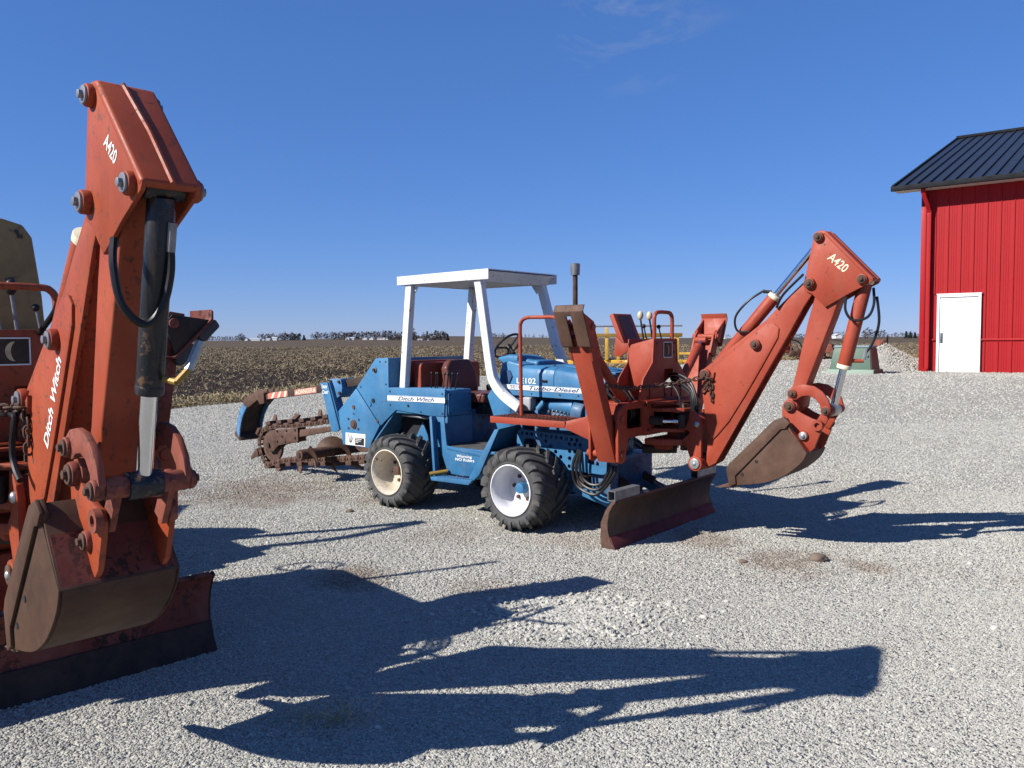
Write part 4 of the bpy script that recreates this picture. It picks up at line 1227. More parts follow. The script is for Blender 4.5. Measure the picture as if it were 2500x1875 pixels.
# ================================================================ TRENCHER PARTS
def tyre_mesh(w=0.385, rad=0.340, rim=0.212, lugs=19, sign=1):
    """agricultural tyre about the y axis at the origin: carcass plus chevron lugs"""
    g = G(); h = w / 2
    prof = [(rim, -h * 0.86), (rim + 0.03, -h * 1.0), (rim + 0.07, -h * 1.04), (rad - 0.035, -h * 1.0), (rad - 0.012, -h * 0.86), (rad, -h * 0.55), (rad + 0.004, 0),
            (rad, h * 0.55), (rad - 0.012, h * 0.86), (rad - 0.035, h * 1.0), (rim + 0.07, h * 1.04), (rim + 0.03, h * 1.0), (rim, h * 0.86)]
    g.lathe(prof, 0, 0, 56)
    # raised bead rings on the sidewall
    for s in (-1, 1):
        g.lathe([(rim + 0.012, s * h * 0.93), (rim + 0.020, s * h * 1.015), (rim + 0.030, s * h * 1.0)], 0, 0, 56)
    def surf(t):            # t 0 centre .. 1 shoulder .. 1.25 sidewall
        if t <= 1.0: return h * t * 0.985, rad + 0.004 - 0.016 * t ** 3 * 1.0
        k = (t - 1.0) / 0.25
        return h * (0.985 + 0.055 * min(1, k)), rad - 0.012 - 0.055 * k
    for side in (-1, 1):
        for i in range(lugs):
            a0 = 2 * math.pi * (i + (0.5 if side > 0 else 0)) / lugs
            prev = None; first = None
            for t in (0.0, 0.25, 0.5, 0.75, 0.95, 1.08, 1.25):
                y, r = surf(t); hh = 0.021 * (1.0 if t < 1.1 else 0.35)
                a = a0 + sign * 0.42 * min(t, 1.05) ** 0.9
                wd = (0.034 + 0.014 * t) / rad / 2
                jx = random.uniform(-.004, .004)
                def P(aa, rr): return (rr * math.cos(aa), side * y, rr * math.sin(aa))
                bump_y = 0.010 if t > 1.0 else 0.0
                ring = [P(a - wd, r - 0.012), P(a - wd * .72, r + hh + jx), P(a + wd * .72, r + hh + jx), P(a + wd, r - 0.012)]
                if bump_y: ring = [ring[0], (ring[1][0], side * (y + bump_y), ring[1][2]), (ring[2][0], side * (y + bump_y), ring[2][2]), ring[3]]
                vs = [g.bm.verts.new(p) for p in ring]
                if prev:
                    for q in range(3): g.bm.faces.new((prev[q], prev[q + 1], vs[q + 1], vs[q]))
                else: g.bm.faces.new(vs)
                prev = vs
            g.bm.faces.new(list(reversed(prev)))
    return g.mesh('tyre', ang=0.7)


def wheel(root, x, y_in, side, rim_mat, tyre_me, hub_mat):
    """side -1: outer face towards -y"""
    z = 0.352; w = 0.385; yc = y_in + side * w / 2
    par = bpy.data.objects.new('wheel', None); COL.objects.link(par); par.parent = root; par.location = (x, yc, z); par.rotation_euler = (0, random.uniform(0, 6), 0)
    par.empty_display_size = 0.1
    obj('tyre', tyre_me, None, par)
    h = w / 2; s = side
    g = G().lathe([(0.200, h * .80), (0.222, h * .97), (0.224, h * 1.02), (0.214, h * 1.03), (0.206, h * .95), (0.198, h * .90), (0.190, h * .55), (0.186, h * .12), (0.170, h * .02), (0.06, h * 0.0), (0.0, h * 0.0)], 0, 0, 44, sign=s)
    rim = g.build('rim', rim_mat, par, ang=0.7)
    for k in range(6):
        a = k * math.pi / 3
        G().cyl((0.105 * math.cos(a), 0, 0.105 * math.sin(a)), (0.105 * math.cos(a), s * 0.022, 0.105 * math.sin(a)), 0.017, n=8).build('wheel_nut', 'rust', rim)
    G().cyl((0, 0, 0), (0, s * 0.075, 0), 0.052, 0.045, n=20).build('hub', hub_mat, rim, bevel=0.006)
    G().tube([(0.15, s * .02, -.06), (0.145, s * 0.06, -0.085), (0.15, s * 0.09, -0.10)], 0.006, 6).build('valve', 'hose', rim)
    G().lathe([(0.200, -h * .80), (0.222, -h * .97), (0.20, -h * .9), (0.19, -h * .2), (0.06, -h * .05), (0, -h * .05)], 0, 0, 32, sign=s).build('inner_rim', rim_mat, par)
    return par


def digging_chain(root):
    """trenching boom: bar, end sprocket, chain of links with cutters, and the spoil auger"""
    yb = -0.12
    bar = G().prism([(-4.06, 0.455), (-3.48, 0.56), (-2.75, 0.69), (-2.75, 0.76), (-3.478, 0.622), (-4.047, 0.546)], yb - 0.045, yb + 0.045).build('digging_bar', 'rust', root, bevel=0.004)
    hold = [(-4.543, 0.514), (-4.068, 0.571), (-4.063, 0.40), (-4.36, 0.345), (-4.481, 0.321), (-4.60, 0.235), (-4.70, 0.215), (-4.80, 0.29), (-4.81, 0.36), (-4.758, 0.444), (-4.66, 0.50)]
    for s in (-1, 1):
        e = G().prism(hold, yb + s * 0.046, yb + s * 0.062).build('end_plate', 'rust', bar, bevel=0.003)
        for x, z in ((-4.50, .50), (-4.40, .44), (-4.33, .38), (-4.12, .54), (-4.12, .44), (-4.50, .37), (-4.24, .37), (-4.30, .52)):
            G().cyl((x, yb + s * 0.060, z), (x, yb + s * 0.074, z), 0.014, n=6).build('bolt', 'rust_dark', e)
        G().cyl((-4.69, yb + s * 0.06, 0.31), (-4.69, yb + s * 0.085, 0.31), 0.03, n=10).build('bolt', 'rust_dark', e)
    for cx, cz, r in ((-4.68, 0.30, 0.205), (-2.9, 0.52, 0.16)):
        g = G().lathe([(r - 0.05, -0.018), (r, -0.016), (r, 0.016), (r - 0.05, 0.018)], cx, cz, 36, y=yb)
        g.lathe([(0.06, -0.012), (r - .045, -0.008), (r - .045, 0.008), (0.06, 0.012)], cx, cz, 36, y=yb)
        g.build('sprocket', 'rust', bar)
    path = [(-3.506, 0.69), (-3.894, 0.628), (-4.29, 0.584), (-4.635, 0.549), (-4.815, 0.503), (-4.902, 0.434), (-4.943, 0.334), (-4.934, 0.251), (-4.901, 0.17), (-4.844, 0.091), (-4.749, 0.051), (-4.583, 0.094), (-4.306, 0.146), (-3.78, 0.2), (-3.388, 0.235), (-2.845, 0.309)]
    path = [(-2.80, 0.80), (-3.1, 0.755)] + path + [(-2.72, 0.36), (-2.62, 0.55), (-2.68, 0.72)]
    P = catmull([(x, 0, z) for x, z in path], 8, closed=True)
    L = [0.0]
    for i in range(len(P)): L.append(L[-1] + (P[(i + 1) % len(P)] - P[i]).length)
    def at(s):
        s %= L[-1]
        for i in range(len(P)):
            if s <= L[i + 1]:
                t = (s - L[i]) / max(1e-9, L[i + 1] - L[i]); a, b = P[i], P[(i + 1) % len(P)]
                return a.lerp(b, t), (b - a).normalized()
    ch = bpy.data.objects.new('digging_chain', None); COL.objects.link(ch); ch.parent = root; ch.empty_display_size = 0.1
    g = G()
    hexo = fillet([(-0.055, -0.034), (0.055, -0.034), (0.055, 0.034), (-0.055, 0.034)], 0.016, 3)
    g.prism(hexo, -0.045, -0.030).prism(hexo, 0.030, 0.045)
    for x in (-0.032, 0.032): g.cyl((x, -0.055, 0), (x, 0.055, 0), 0.013, n=8)
    link_me = g.mesh('chain_link', bevel=0.002); link_me.materials.append(MAT['rust'])
    g = G()
    g.prism([(-0.05, 0.03), (0.05, 0.03), (0.055, 0.075), (-0.045, 0.075)], -0.065, 0.065)
    base_me = g.mesh('cutter_base', bevel=0.003); base_me.materials.append(MAT['rust'])
    g = G()
    g.poly([(-0.04, 0.03, 0.07), (0.045, 0.03, 0.07), (0.05, 0.055, 0.07), (-0.045, 0.055, 0.07)], [(0.02, 0.085, 0.15), (0.062, 0.085, 0.165), (0.065, 0.10, 0.165), (0.02, 0.10, 0.15)])
    cut_me = g.mesh('cutter', bevel=0.002); cut_me.materials.append(MAT['rust'])
    g = G(); g.poly([(-0.055, -0.03, 0.06), (0.05, -0.03, 0.06), (0.05, 0.03, 0.07), (-0.055, 0.03, 0.07)], [(-0.02, -0.10, 0.11), (0.07, -0.11, 0.13), (0.075, -0.085, 0.145), (-0.02, -0.075, 0.125)])
    cup_me = g.mesh('cutter', bevel=0.004); cup_me.materials.append(MAT['rust_bucket'])
    n = int(L[-1] / 0.118); st = L[-1] / n
    for i in range(n):
        p, d = at(i * st)
        nrm = Vector((-d.z, 0, d.x))
        M = Matrix.Translation((p.x, yb, p.z)) @ Matrix((d, Vector((0, 1, 0)), -nrm)).transposed().to_4x4()
        o = obj('chain_link', link_me, None, ch); o.matrix_local = M
        if i % 2 == 0:
            o = obj('cutter_base', base_me, None, ch); o.matrix_local = M
            if i % 4 == 0:
                fl = Matrix.Diagonal((1, -1 if i % 8 else 1, 1, 1))
                o = obj('cutter', cut_me if i % 3 else cup_me, None, ch); o.matrix_local = M @ fl
    # spoil auger across the boom
    ax = -3.43; az = 0.335; y0, y1 = -0.62, 0.55
    tilt = 0.0
    aug = G().cyl((ax, y0, az), (ax, y1, az), 0.062, n=20).build('spoil_auger', 'rust', root, bevel=0.004)
    G().cyl((ax, y0 - 0.012, az), (ax, y0, az), 0.030, n=6).build('bolt', 'rust_dark', aug)
    g = G(); r0, r1 = 0.06, 0.175
    N = 46; va = []; yA, yB = -0.56, 0.40
    for i in range(N + 1):
        t = i / N; a = 0.7 - t * 2 * math.pi * 2.0; y = yA + (yB - yA) * t
        c, s = math.cos(a), math.sin(a)
        va.append([g.bm.verts.new((ax + r0 * c, y - .006, az + r0 * s)), g.bm.verts.new((ax + r1 * c, y - .006, az + r1 * s)), g.bm.verts.new((ax + r1 * c, y + .006, az + r1 * s)), g.bm.verts.new((ax + r0 * c, y + .006, az + r0 * s))])
    for a, b in zip(va, va[1:]):
        for q in range(4): g.bm.faces.new((a[q], a[(q + 1) % 4], b[(q + 1) % 4], b[q]))
    g.bm.faces.new(va[0]); g.bm.faces.new(list(reversed(va[-1])))
    g.build('auger_flight', 'rust_bucket', aug, ang=0.9)


def restraint_bar(root):
    yb = -0.15
    bar = G().poly([(-4.76, yb - .03, .887), (-4.76, yb + .03, .887), (-4.76, yb + .03, .976), (-4.76, yb - .03, .976)],
                   [(-3.40, yb - .03, 1.045), (-3.40, yb + .03, 1.045), (-3.40, yb + .03, 1.125), (-3.40, yb - .03, 1.125)]).build('restraint_bar', 'rust_dark', root, bevel=0.004)
    br = [(-5.246, 0.86), (-5.10, 0.93), (-4.957, 0.965), (-4.93, 1.004), (-4.666, 1.03), (-4.665, 0.99), (-4.75, 0.976), (-4.744, 0.846), (-4.84, 0.828), (-4.90, 0.885), (-5.061, 0.80), (-5.12, .77), (-5.20, 0.79)]
    for y in (yb - 0.055, yb + 0.035):
        b = G().prism(br, y, y + 0.02).build('boot_bracket', 'rust', bar, bevel=0.003)
    bt = [(-5.0, 0.965), (-5.13, 0.925), (-5.27, 0.82), (-5.37, 0.70), (-5.425, 0.58), (-5.455, 0.42)]
    bi = [(p[0] + 0.03, p[1] - 0.012) for p in bt]
    bi = [(p[0] + 0.03, p[1] - 0.012) for p in bt[:-1]] + [(-5.42, 0.42)]
    yq = yb + 0.14
    boot = G().prism(bt + bi[::-1], yq - 0.17, yq + 0.17)
    boot.prism([(-5.455, 0.42), (-5.42, 0.42), (-5.335, 0.335), (-5.35, 0.325)], yq - .17, yq + .17)
    fl = [(-5.05, 0.95), (-5.27, 0.81), (-5.37, 0.69), (-5.42, 0.57), (-5.445, 0.40), (-5.385, 0.345), (-5.365, 0.43), (-5.335, 0.55), (-5.28, 0.66), (-5.19, 0.77), (-5.03, 0.88)]
    bt_o = boot.build('crumber_boot', 'rust_dark', bar, bevel=0.003)  # inner strip coloured dark for the shade in the boot's hollow
    for y in (yq - 0.172, yq + 0.155): G().prism(fl, y, y + 0.017).build('boot_flange', 'blue_worn', bar, bevel=0.003)
    ed = [(-5.46, 0.43), (-5.43, 0.40), (-5.345, 0.325), (-5.36, 0.315), (-5.48, 0.385)]
    G().prism(ed, yq - 0.18, yq + 0.18).build('boot_edge', 'rust', bar)
    # warning decals on the bar
    def quad(a, b, z0, z1, mat, nm='decal', y=yb - .0315, sk=0.0):
        f = lambda x: 0.1165 * (x + 4.76)
        G().prism([(a, z0 + f(a)), (b, z0 + f(b)), (b + sk, z1 + f(b + sk)), (a + sk, z1 + f(a + sk))], y, y - 0.0012).build(nm, mat, bar)
    quad(-4.113, -3.674, 0.893, 0.962, 'decal_pink')
    quad(-4.69, -4.26, 0.893, 0.966, 'decal_red')
    for a in (-4.62, -4.48, -4.34): quad(a, a + 0.045, 0.894, 0.965, 'letter_cream', y=yb - .033, sk=0.05 if a < -4.36 else 0.02)
    lettering('DANGER', 0.074, (-4.035, yb - .0335, 0.905 + 0.1165 * (0.72)), (0.993, 0, 0.1157), (-0.1157, 0, 0.993), 'letter_cream', bar, bold=0.0006, width=0.29)
    for a in (-4.07, -3.715):
        z = 0.1165 * (a + 4.76)
        G().prism([(a - .025, .908 + z), (a + .025, .914 + z), (a, .955 + z)], yb - .0325, yb - .034).build('decal', 'letter_cream', bar)
    # outer sleeve, slide and pivot
    G().cyl((-3.70, yb + .1, 1.085), (-3.10, yb + .1, 1.135), 0.048, n=20).build('slide_tube', 'blue_worn', root, bevel=0.004)
    sl = G().prism(fillet([(-3.433, 1.188), (-3.225, 1.20), (-3.20, 1.09), (-3.22, 1.01), (-3.29, 0.97), (-3.379, 1.0), (-3.33, 1.06), (-3.44, 1.15)], 0.02), yb - .02, yb + 0.22).build('slide_bracket', 'blue_worn', root, bevel=0.006)
    for x, z in ((-3.25, 1.16), (-3.24, 1.03), (-3.40, 1.16)):
        G().cyl((x, yb - .02, z), (x, yb - .04, z), 0.018, n=6).build('bolt', 'rust_dark', sl)
    G().beam((-3.26, yb + .08, 1.13), (-2.4, yb + .08, 1.26), 0.07, 0.09).build('support_bar', 'rust_dark', root, bevel=0.004)
    # blue guard leg with warning text
    pl = [(-3.523, 1.145), (-3.392, 1.153), (-3.181, 0.613), (-3.215, 0.585), (-3.329, 0.575)]
    gl = G().prism(pl, -0.235, -0.215).build('guard_leg', 'blue', root, bevel=0.003)
    G().poly([(-3.395, -0.216, 1.15), (-3.375, -0.216, 1.15), (-3.375, -0.10, 1.15), (-3.395, -0.10, 1.15)], [(-3.185, -0.216, 0.615), (-3.165, -0.216, 0.615), (-3.165, -0.10, 0.615), (-3.185, -0.10, 0.615)]).build('guard_flange', 'blue', gl)
    lettering('Stay', 0.064, (-3.497, -0.2365, 1.078), (0.99, 0, 0.09), (-0.06, 0, 1), 'letter_white', gl, bold=0.0008, width=0.105)
    lettering('Clear', 0.064, (-3.493, -0.2365, 1.012), (0.99, 0, 0.09), (-0.06, 0, 1), 'letter_white', gl, bold=0.0008, width=0.125)


def trencher_body(root):
    b = 'blue'
    # ------------------------------------------------ chassis
    ch = G().box(-2.45, 0.62, -0.30, 0.30, 0.34, 0.60).build('chassis', 'engine', root, bevel=0.01)
    G().box(-0.55, 0.60, -0.36, 0.36, 0.30, 0.42).build('frame_rail', 'engine', ch, bevel=0.008)
    for x in (-1.63, -0.05):
        G().cyl((x, -0.62, 0.352), (x, 0.62, 0.352), 0.075, n=18).build('axle', 'engine', ch)
        G().ball((x, 0, 0.352), 0.17, sx=1, sy=0.8, sz=0.95, seg=18, rings=12).build('differential', 'engine', ch)
    # ------------------------------------------------ rear side panels
    up = [(-2.116, 1.454), (-1.923, 1.462), (-1.925, 1.155), (-1.114, 1.173), (-1.131, 0.903), (-1.33, 0.899), (-1.818, 0.932), (-2.045, 0.763)] + [(-2.060, 0.760), (-2.431, 1.139)]
    pn = G().prism(up, -0.585, -0.572).build('side_panel', b, root, bevel=0.003)
    lo = [(-2.437, 1.130), (-2.068, 0.757), (-2.126, 0.676), (-2.19, 0.59), (-2.241, 0.507), (-2.672, 0.517), (-2.743, 0.872)]
    cc = G().prism(lo, -0.588, -0.573).build('chain_case', b, root, bevel=0.003)
    # white maker stripe with lettering
    G().prism([(-1.941, 1.020), (-1.116, 1.031), (-1.115, 1.084), (-1.941, 1.080)], -0.5862, -0.5875).build('decal', 'letter_white', pn)
    for z in (1.024, 1.074):
        G().prism([(-1.941, z), (-1.116, z + 0.005), (-1.116, z + 0.0075), (-1.941, z + 0.003)], -0.5878, -0.5886).build('decal', 'letter_blue', pn)
    lettering('Ditch Witch', 0.052, (-1.785, -0.589, 1.034), (1, 0, 0.01), (0, 0, 1), 'letter_blue', pn, shear=0.35, bold=0.0007, width=0.52)
    # hardware on the panels
    g = G().lathe([(0.0, -0.020), (0.028, -0.020), (0.030, -0.012), (0.047, -0.010), (0.050, 0.0)], -2.483, 0.745, 22, y=-0.588).build('shaft_hub', 'rust', cc)
    for x, z, r in ((-2.57, .80, .012), (-2.40, .80, .012), (-2.57, .70, .012), (-2.41, .70, .014), (-2.478, .93, .022), (-2.48, .86, .008)):
        G().cyl((x, -0.587, z), (x, -0.596, z), r, n=8).build('bolt', 'rust', cc)
    for x, z, r, mt in ((-2.129, 1.335, .030, 'steel'), (-2.162, 1.013, .022, 'dark'), (-2.215, 0.975, .022, 'blue'), (-2.10, .80, .014, 'rust'), (-1.63, .985, .011, 'dark')):
        G().cyl((x, -0.584, z), (x, -0.595, z), r, n=14).build('bolt', mt, pn)
    G().cyl((-2.129, -0.594, 1.333), (-2.129, -0.612, 1.333), 0.017, n=6).build('bolt', 'rust_dark', pn)
    lb = [(-2.621, 0.648), (-2.295, 0.65), (-2.302, 0.518), (-2.625, 0.519)]
    G().prism(lb, -0.5885, -0.590).build('decal', 'letter_white', cc)
    G().prism([(-2.465, 0.525), (-2.318, 0.527), (-2.316, 0.605), (-2.465, 0.600)], -0.5905, -0.5915).build('decal', 'decal_black', cc)
    for k, (dx, dz) in enumerate(((0, 0), (.03, .02), (-.03, .03), (.05, -.01))):
        G().tube([(-2.545 + dx * .3, -0.591, 0.545), (-2.545 + dx * .7, -0.591, 0.585 + dz * .5), (-2.545 + dx, -0.591, 0.62 + dz * .6)], 0.003, 4).build('decal', 'decal_black', cc)
    for z, w in ((.590, .10), (.572, .085), (.556, .045)):
        G().box(-2.455, -2.455 + w, -0.5925, -0.5918, z - .003, z + .003).build('decal', 'letter_white', cc)
    for x, z in ((-1.90, 1.12), (-1.90, 0.98), (-1.15, 1.12), (-1.15, 0.93), (-1.45, 0.93), (-2.05, 1.42), (-1.96, 1.42), (-1.96, 1.19), (-2.36, 1.15)):
        G().cyl((x, -0.584, z), (x, -0.592, z), 0.008, n=6).build('bolt', 'rust_dark', pn)
    # housings behind the panels
    hs = G().prism([(-2.116, 1.452), (-1.925, 1.460), (-1.925, 0.95), (-2.10, 0.90), (-2.42, 1.13)], -0.571, 0.55).build('rear_housing', b, root, bevel=0.004)
    G().prism([(-2.43, 1.12), (-2.08, 0.76), (-2.24, 0.53), (-2.66, 0.53), (-2.73, 0.87)], -0.572, 0.10).build('gear_case', b, root, bevel=0.004)
    # wheel-arch liner and skirt
    G().box(-1.93, -1.60, -0.40, 0.40, 0.60, 1.02).build('arch_liner', 'dark', root)
    G().prism([(-1.72, 0.62), (-1.60, 0.805), (-1.53, 0.68), (-1.50, 0.50), (-1.72, 0.50)], -0.42, -0.405).build('inner_plate', b, root)
    G().poly([(-2.24, -0.57, 0.51), (-1.82, -0.57, 0.93), (-1.82, -0.30, 0.93), (-2.24, -0.30, 0.51)], [(-2.25, -0.57, 0.52), (-1.83, -0.57, 0.94), (-1.83, -0.30, 0.94), (-2.25, -0.30, 0.52)]).build('arch_plate', b, root)
    for z, r in ((0.875, .016), (0.91, .011)):
        G().tube(catmull([(-1.80, -0.50, z), (-1.6, -0.52, z), (-1.45, -0.50, z - .01), (-1.30, -0.45, z)], 4), r, 8).build('hydraulic_line', 'steel', root)
    # ------------------------------------------------ control console
    co = G().prism(fillet([(-1.925, 1.157), (-1.12, 1.157), (-1.108, 1.145), (-1.108, 0.90), (-1.925, 0.90)], [0, .01, .02, 0, 0]), -0.571, -0.215).build('control_console', b, root, bevel=0.012, seg=3)
    G().prismx(fillet([(-0.555, 0.91), (-0.235, 0.905), (-0.235, 1.135), (-0.555, 1.135)], 0.03), -1.107, -1.098).build('front_cover', b, co, bevel=0.002)
    for y, z in ((-0.53, 1.11), (-0.26, 1.11), (-0.53, .93), (-0.26, .93)):
        G().cyl((-1.10, y, z), (-1.092, y, z), 0.008, n=8).build('bolt', 'rust_dark', co)
    G().box(-1.30, -1.105, -0.565, -0.215, 0.60, 0.90).build('console_leg', b, root)
    G().box(-1.31, -1.112, -0.215, 0.50, 0.60, 0.95).build('seat_riser', 'engine', root, bevel=0.01)
    # small ladder-shaped warning decal on the riser
    # levers in a row on the console
    for k, (x, lean) in enumerate(((-1.46, .0), (-1.405, .01), (-1.375, .0), (-1.30, .02), (-1.24, .01), (-1.19, .02), (-1.13, .035))):
        lv = G().cyl((x - .01, -0.42, 1.15), (x + lean, -0.42, 1.30), 0.0065, n=8).build('lever', 'hose' if k != 3 else 'rust', root)
        G().ball((x + lean, -0.42, 1.305), 0.014, sz=1.3).build('knob', 'hose' if k != 3 else 'rust', lv)
    # ------------------------------------------------ red screen behind the seat
    sc = G().prismx(fillet([(-0.38, 1.12), (0.52, 1.12), (0.52, 1.40), (-0.38, 1.415)], [0, 0, .06, .06]), -1.76, -1.66).build('seat_screen', 'red', root, bevel=0.012, seg=3)
    G().prismx(fillet([(-0.44, 1.12), (0.58, 1.12), (0.58, 1.425), (-0.44, 1.43)], [0, 0, .06, .05]), -1.90, -1.84).build('screen_back', 'rusty_red', sc, bevel=0.01)
    # ------------------------------------------------ driver's seat
    bk = G().prismx(fillet([(-0.20, 1.08), (0.24, 1.08), (0.24, 1.30), (0.17, 1.44), (-0.13, 1.44), (-0.20, 1.36)], 0.06), -0.05, 0.05)
    bk.xform(Matrix.Translation((-1.46, 0, 0)) @ Matrix.Translation((0, 0, 1.1)) @ Matrix.Rotation(R(-12), 4, 'Y') @ Matrix.Translation((0, 0, -1.1)))
    seat = bk.build('driver_seat', 'vinyl', root, bevel=0.03, seg=4)
    G().box(-1.47, -0.96, -0.20, 0.24, 1.01, 1.11).build('seat_cushion', 'vinyl', seat, bevel=0.03, seg=4)
    G().box(-1.42, -1.0, -0.15, 0.20, 0.90, 1.01).build('seat_frame', 'black_paint', seat, bevel=0.01)
    G().box(-1.35, -1.10, 0.26, 0.33, 1.10, 1.17).build('armrest', 'hose', seat, bevel=0.02)
    # ------------------------------------------------ footwell, step and fenders
    fl = G().box(-1.11, -0.42, -0.655, 0.55, 0.600, 0.625).build('floor', b, root, bevel=0.003)
    G().box(-1.10, -0.45, -0.62, 0.50, 0.626, 0.632).build('floor_mat', 'mat', fl)
    G().prism([(-1.035, 0.640), (-0.572, 0.600), (-0.572, 0.568), (-1.02, 0.605)], -0.668, -0.658).build('floor_lip', b, fl, bevel=0.002)
    wp = [(-1.235, 0.905), (-1.058, 0.908), (-1.026, 0.635), (-0.572, 0.598), (-0.705, 0.372), (-1.0, 0.372), (-1.03, 0.42)]
    w = G().prism(wp, -0.662, -0.648).build('footwell_panel', b, root, bevel=0.002)
    lettering('Warning', 0.036, (-0.893, -0.6635, 0.540), (1, 0, 0.015), (0, 0, 1), 'letter_white', w, bold=0.0005, width=0.195)
    lettering('NO Riders', 0.036, (-0.912, -0.6635, 0.508), (1, 0, 0.010), (0, 0, 1), 'letter_white', w, bold=0.0005, width=0.240)
    G().poly([(-1.174, -0.742, 0.912), (-1.142, -0.742, 0.914), (-1.142, -0.728, 0.914), (-1.174, -0.728, 0.912)], [(-1.128, -0.742, 0.345), (-1.098, -0.742, 0.340), (-1.098, -0.728, 0.340), (-1.128, -0.728, 0.345)]).build('skirt_flange', b, w, bevel=0.002)
    G().poly([(-1.168, -0.729, 0.912), (-1.165, -0.729, 0.912), (-1.165, -0.66, 0.912), (-1.168, -0.66, 0.912)], [(-1.122, -0.729, 0.345), (-1.119, -0.729, 0.345), (-1.119, -0.66, 0.345), (-1.122, -0.66, 0.345)]).build('skirt_web', b, w)
    stp = G().prismz([(-1.10, -0.80), (-0.62, -0.80), (-0.66, -0.64), (-1.10, -0.64)], 0.345, 0.352)
    stp.prism([(-1.105, 0.350), (-0.565, 0.375), (-0.615, 0.325), (-1.09, 0.318)], -0.806, -0.796)
    step = stp.build('boarding_step', b, root, bevel=0.002)
    g = G()
    for i in range(16):
        for j in range(5):
            x = -1.06 + i * 0.026 + (0.013 if j % 2 else 0); y = -0.775 + j * 0.026
            if x < -0.66: g.cyl((x, y, 0.350), (x, y, 0.358), 0.008, 0.005, n=6)
    g.build('tread_buttons', 'blue_worn', step)
    G().cyl((-1.12, -0.80, 0.375), (-0.995, -0.68, 0.40), 0.019, n=14).build('parking_tube', 'brass', root)
    # sloping front fender
    fd = G().prism([(-0.41, 0.832), (-0.361, 0.837), (-0.604, 0.399), (-0.724, 0.302), (-0.754, 0.327)], -0.672, -0.655)
    fdo = fd.build('front_fender', b, root, bevel=0.002)
    q = [(-0.404, 0.831), (-0.367, 0.835), (-0.609, 0.399), (-0.727, 0.308)]
    fx0, fz0 = -0.415, 0.832
    G().poly([(-0.400, -0.656, 0.835), (-0.385, -0.656, 0.832), (-0.60, -0.656, 0.43), (-0.615, -0.656, 0.433)], [(-0.400, -0.30, 0.862), (-0.385, -0.30, 0.859), (-0.60, -0.30, 0.43), (-0.615, -0.30, 0.433)]).build('fender_face', b, fdo, bevel=0.002)
    G().prism([(-0.615, 0.43), (-0.72, 0.345), (-0.70, 0.335), (-0.60, 0.41)], -0.656, -0.30).build('fender_foot', b, fdo)
    # ------------------------------------------------ dash cowl, hood
    cowl = [(-0.80, 1.10), (-0.66, 1.27), (-0.60, 1.42), (-0.52, 1.44), (-0.36, 1.41), (-0.36, 0.66), (-0.62, 0.66)]
    cw = G().prism(fillet(cowl, [0, .03, .04, .03, 0, 0, 0]), -0.34, 0.34).build('dash_cowl', b, root, bevel=0.02, seg=3)
    hump = [(-0.86, 1.46), (-0.70, 1.495), (-0.54, 1.485), (-0.44, 1.445), (-0.32, 1.44), (-0.34, 1.36), (-0.70, 1.36)]
    G().prism(hump, -0.14, 0.16).build('instrument_hood', b, cw, bevel=0.03, seg=3)
    G().prism(fillet([(-0.645, 1.20), (-0.59, 1.34), (-0.50, 1.355), (-0.47, 1.30), (-0.53, 1.19)], 0.02), -0.352, -0.339).build('dash_window', 'letter_blue', cw)
    sect = [(-0.372, 1.155), (-0.372, 1.315), (-0.350, 1.360), (-0.300, 1.382), (0.300, 1.382), (0.350, 1.360), (0.372, 1.315), (0.372, 1.155)]
    def hood_ring(x, dz): return [(x, y, z + dz) for y, z in sect]
    hd = G().poly(hood_ring(-0.42, 0.018), hood_ring(0.03, 0.004)).build('hood', b, root, bevel=0.004)
    G().poly(hood_ring(0.033, 0.004), hood_ring(0.575, -0.050)).build('hood_front', b, hd, bevel=0.006)
    G().poly([(0.035, -.20, 1.388), (0.035, .20, 1.388), (0.035, .20, 1.400), (0.035, -.20, 1.400)], [(0.57, -.20, 1.335), (0.57, .20, 1.335), (0.57, .20, 1.347), (0.57, -.20, 1.347)]).build('hood_ridge', b, hd, bevel=0.003)
    for y in (-0.18, 0.18):
        for x in (-0.3, -0.1, 0.08, 0.25, 0.42):
            z = 1.404 - 0.1 * max(0, x)
            G().cyl((x, y, z - .02), (x, y, z), 0.008, n=6).build('bolt', 'rust_dark', hd)
    G().prismx(fillet([(-0.36, 0.80), (0.36, 0.80), (0.36, 1.31), (-0.36, 1.31)], .03), 0.578, 0.60).build('radiator_grille', 'dark', hd, bevel=0.006)
    for k in range(9):
        G().box(0.600, 0.606, -0.33, 0.33, 0.86 + k * .05, 0.868 + k * .05).build('grille_bar', 'decal_black', hd)
    for x in (-0.36, -0.22, 0.10, 0.30, 0.50):
        G().cyl((x, -0.371, 1.145), (x, -0.379, 1.144), 0.008, n=6).build('bolt', 'rust_dark', hd)
    G().box(-0.10, -0.04, -0.384, -0.372, 1.255, 1.275).build('hood_latch', 'hose', hd, bevel=0.003)
    # hood stripe and lettering
    G().prism([(-0.61, 1.176), (-0.42, 1.174), (0.37, 1.163), (0.37, 1.211), (-0.42, 1.222), (-0.61, 1.224)], -0.3735, -0.3748).build('decal', 'letter_white', hd)
    for z in (1.178, 1.216):
        G().prism([(-0.60, z), (0.37, z - 0.012), (0.37, z - 0.0095), (-0.60, z + 0.0025)], -0.375, -0.3758).build('decal', 'letter_blue', hd)
    G().prism([(-0.60, 1.128), (0.37, 1.110), (0.37, 1.160), (-0.60, 1.172)], -0.370, -0.374).build('hood_skirt', b, hd)
    lettering('Turbo-Diesel', 0.048, (-0.265, -0.3765, 1.182), (1, 0, -0.012), (0, 0, 1), 'letter_blue', hd, shear=0.35, bold=0.0007, width=0.555)
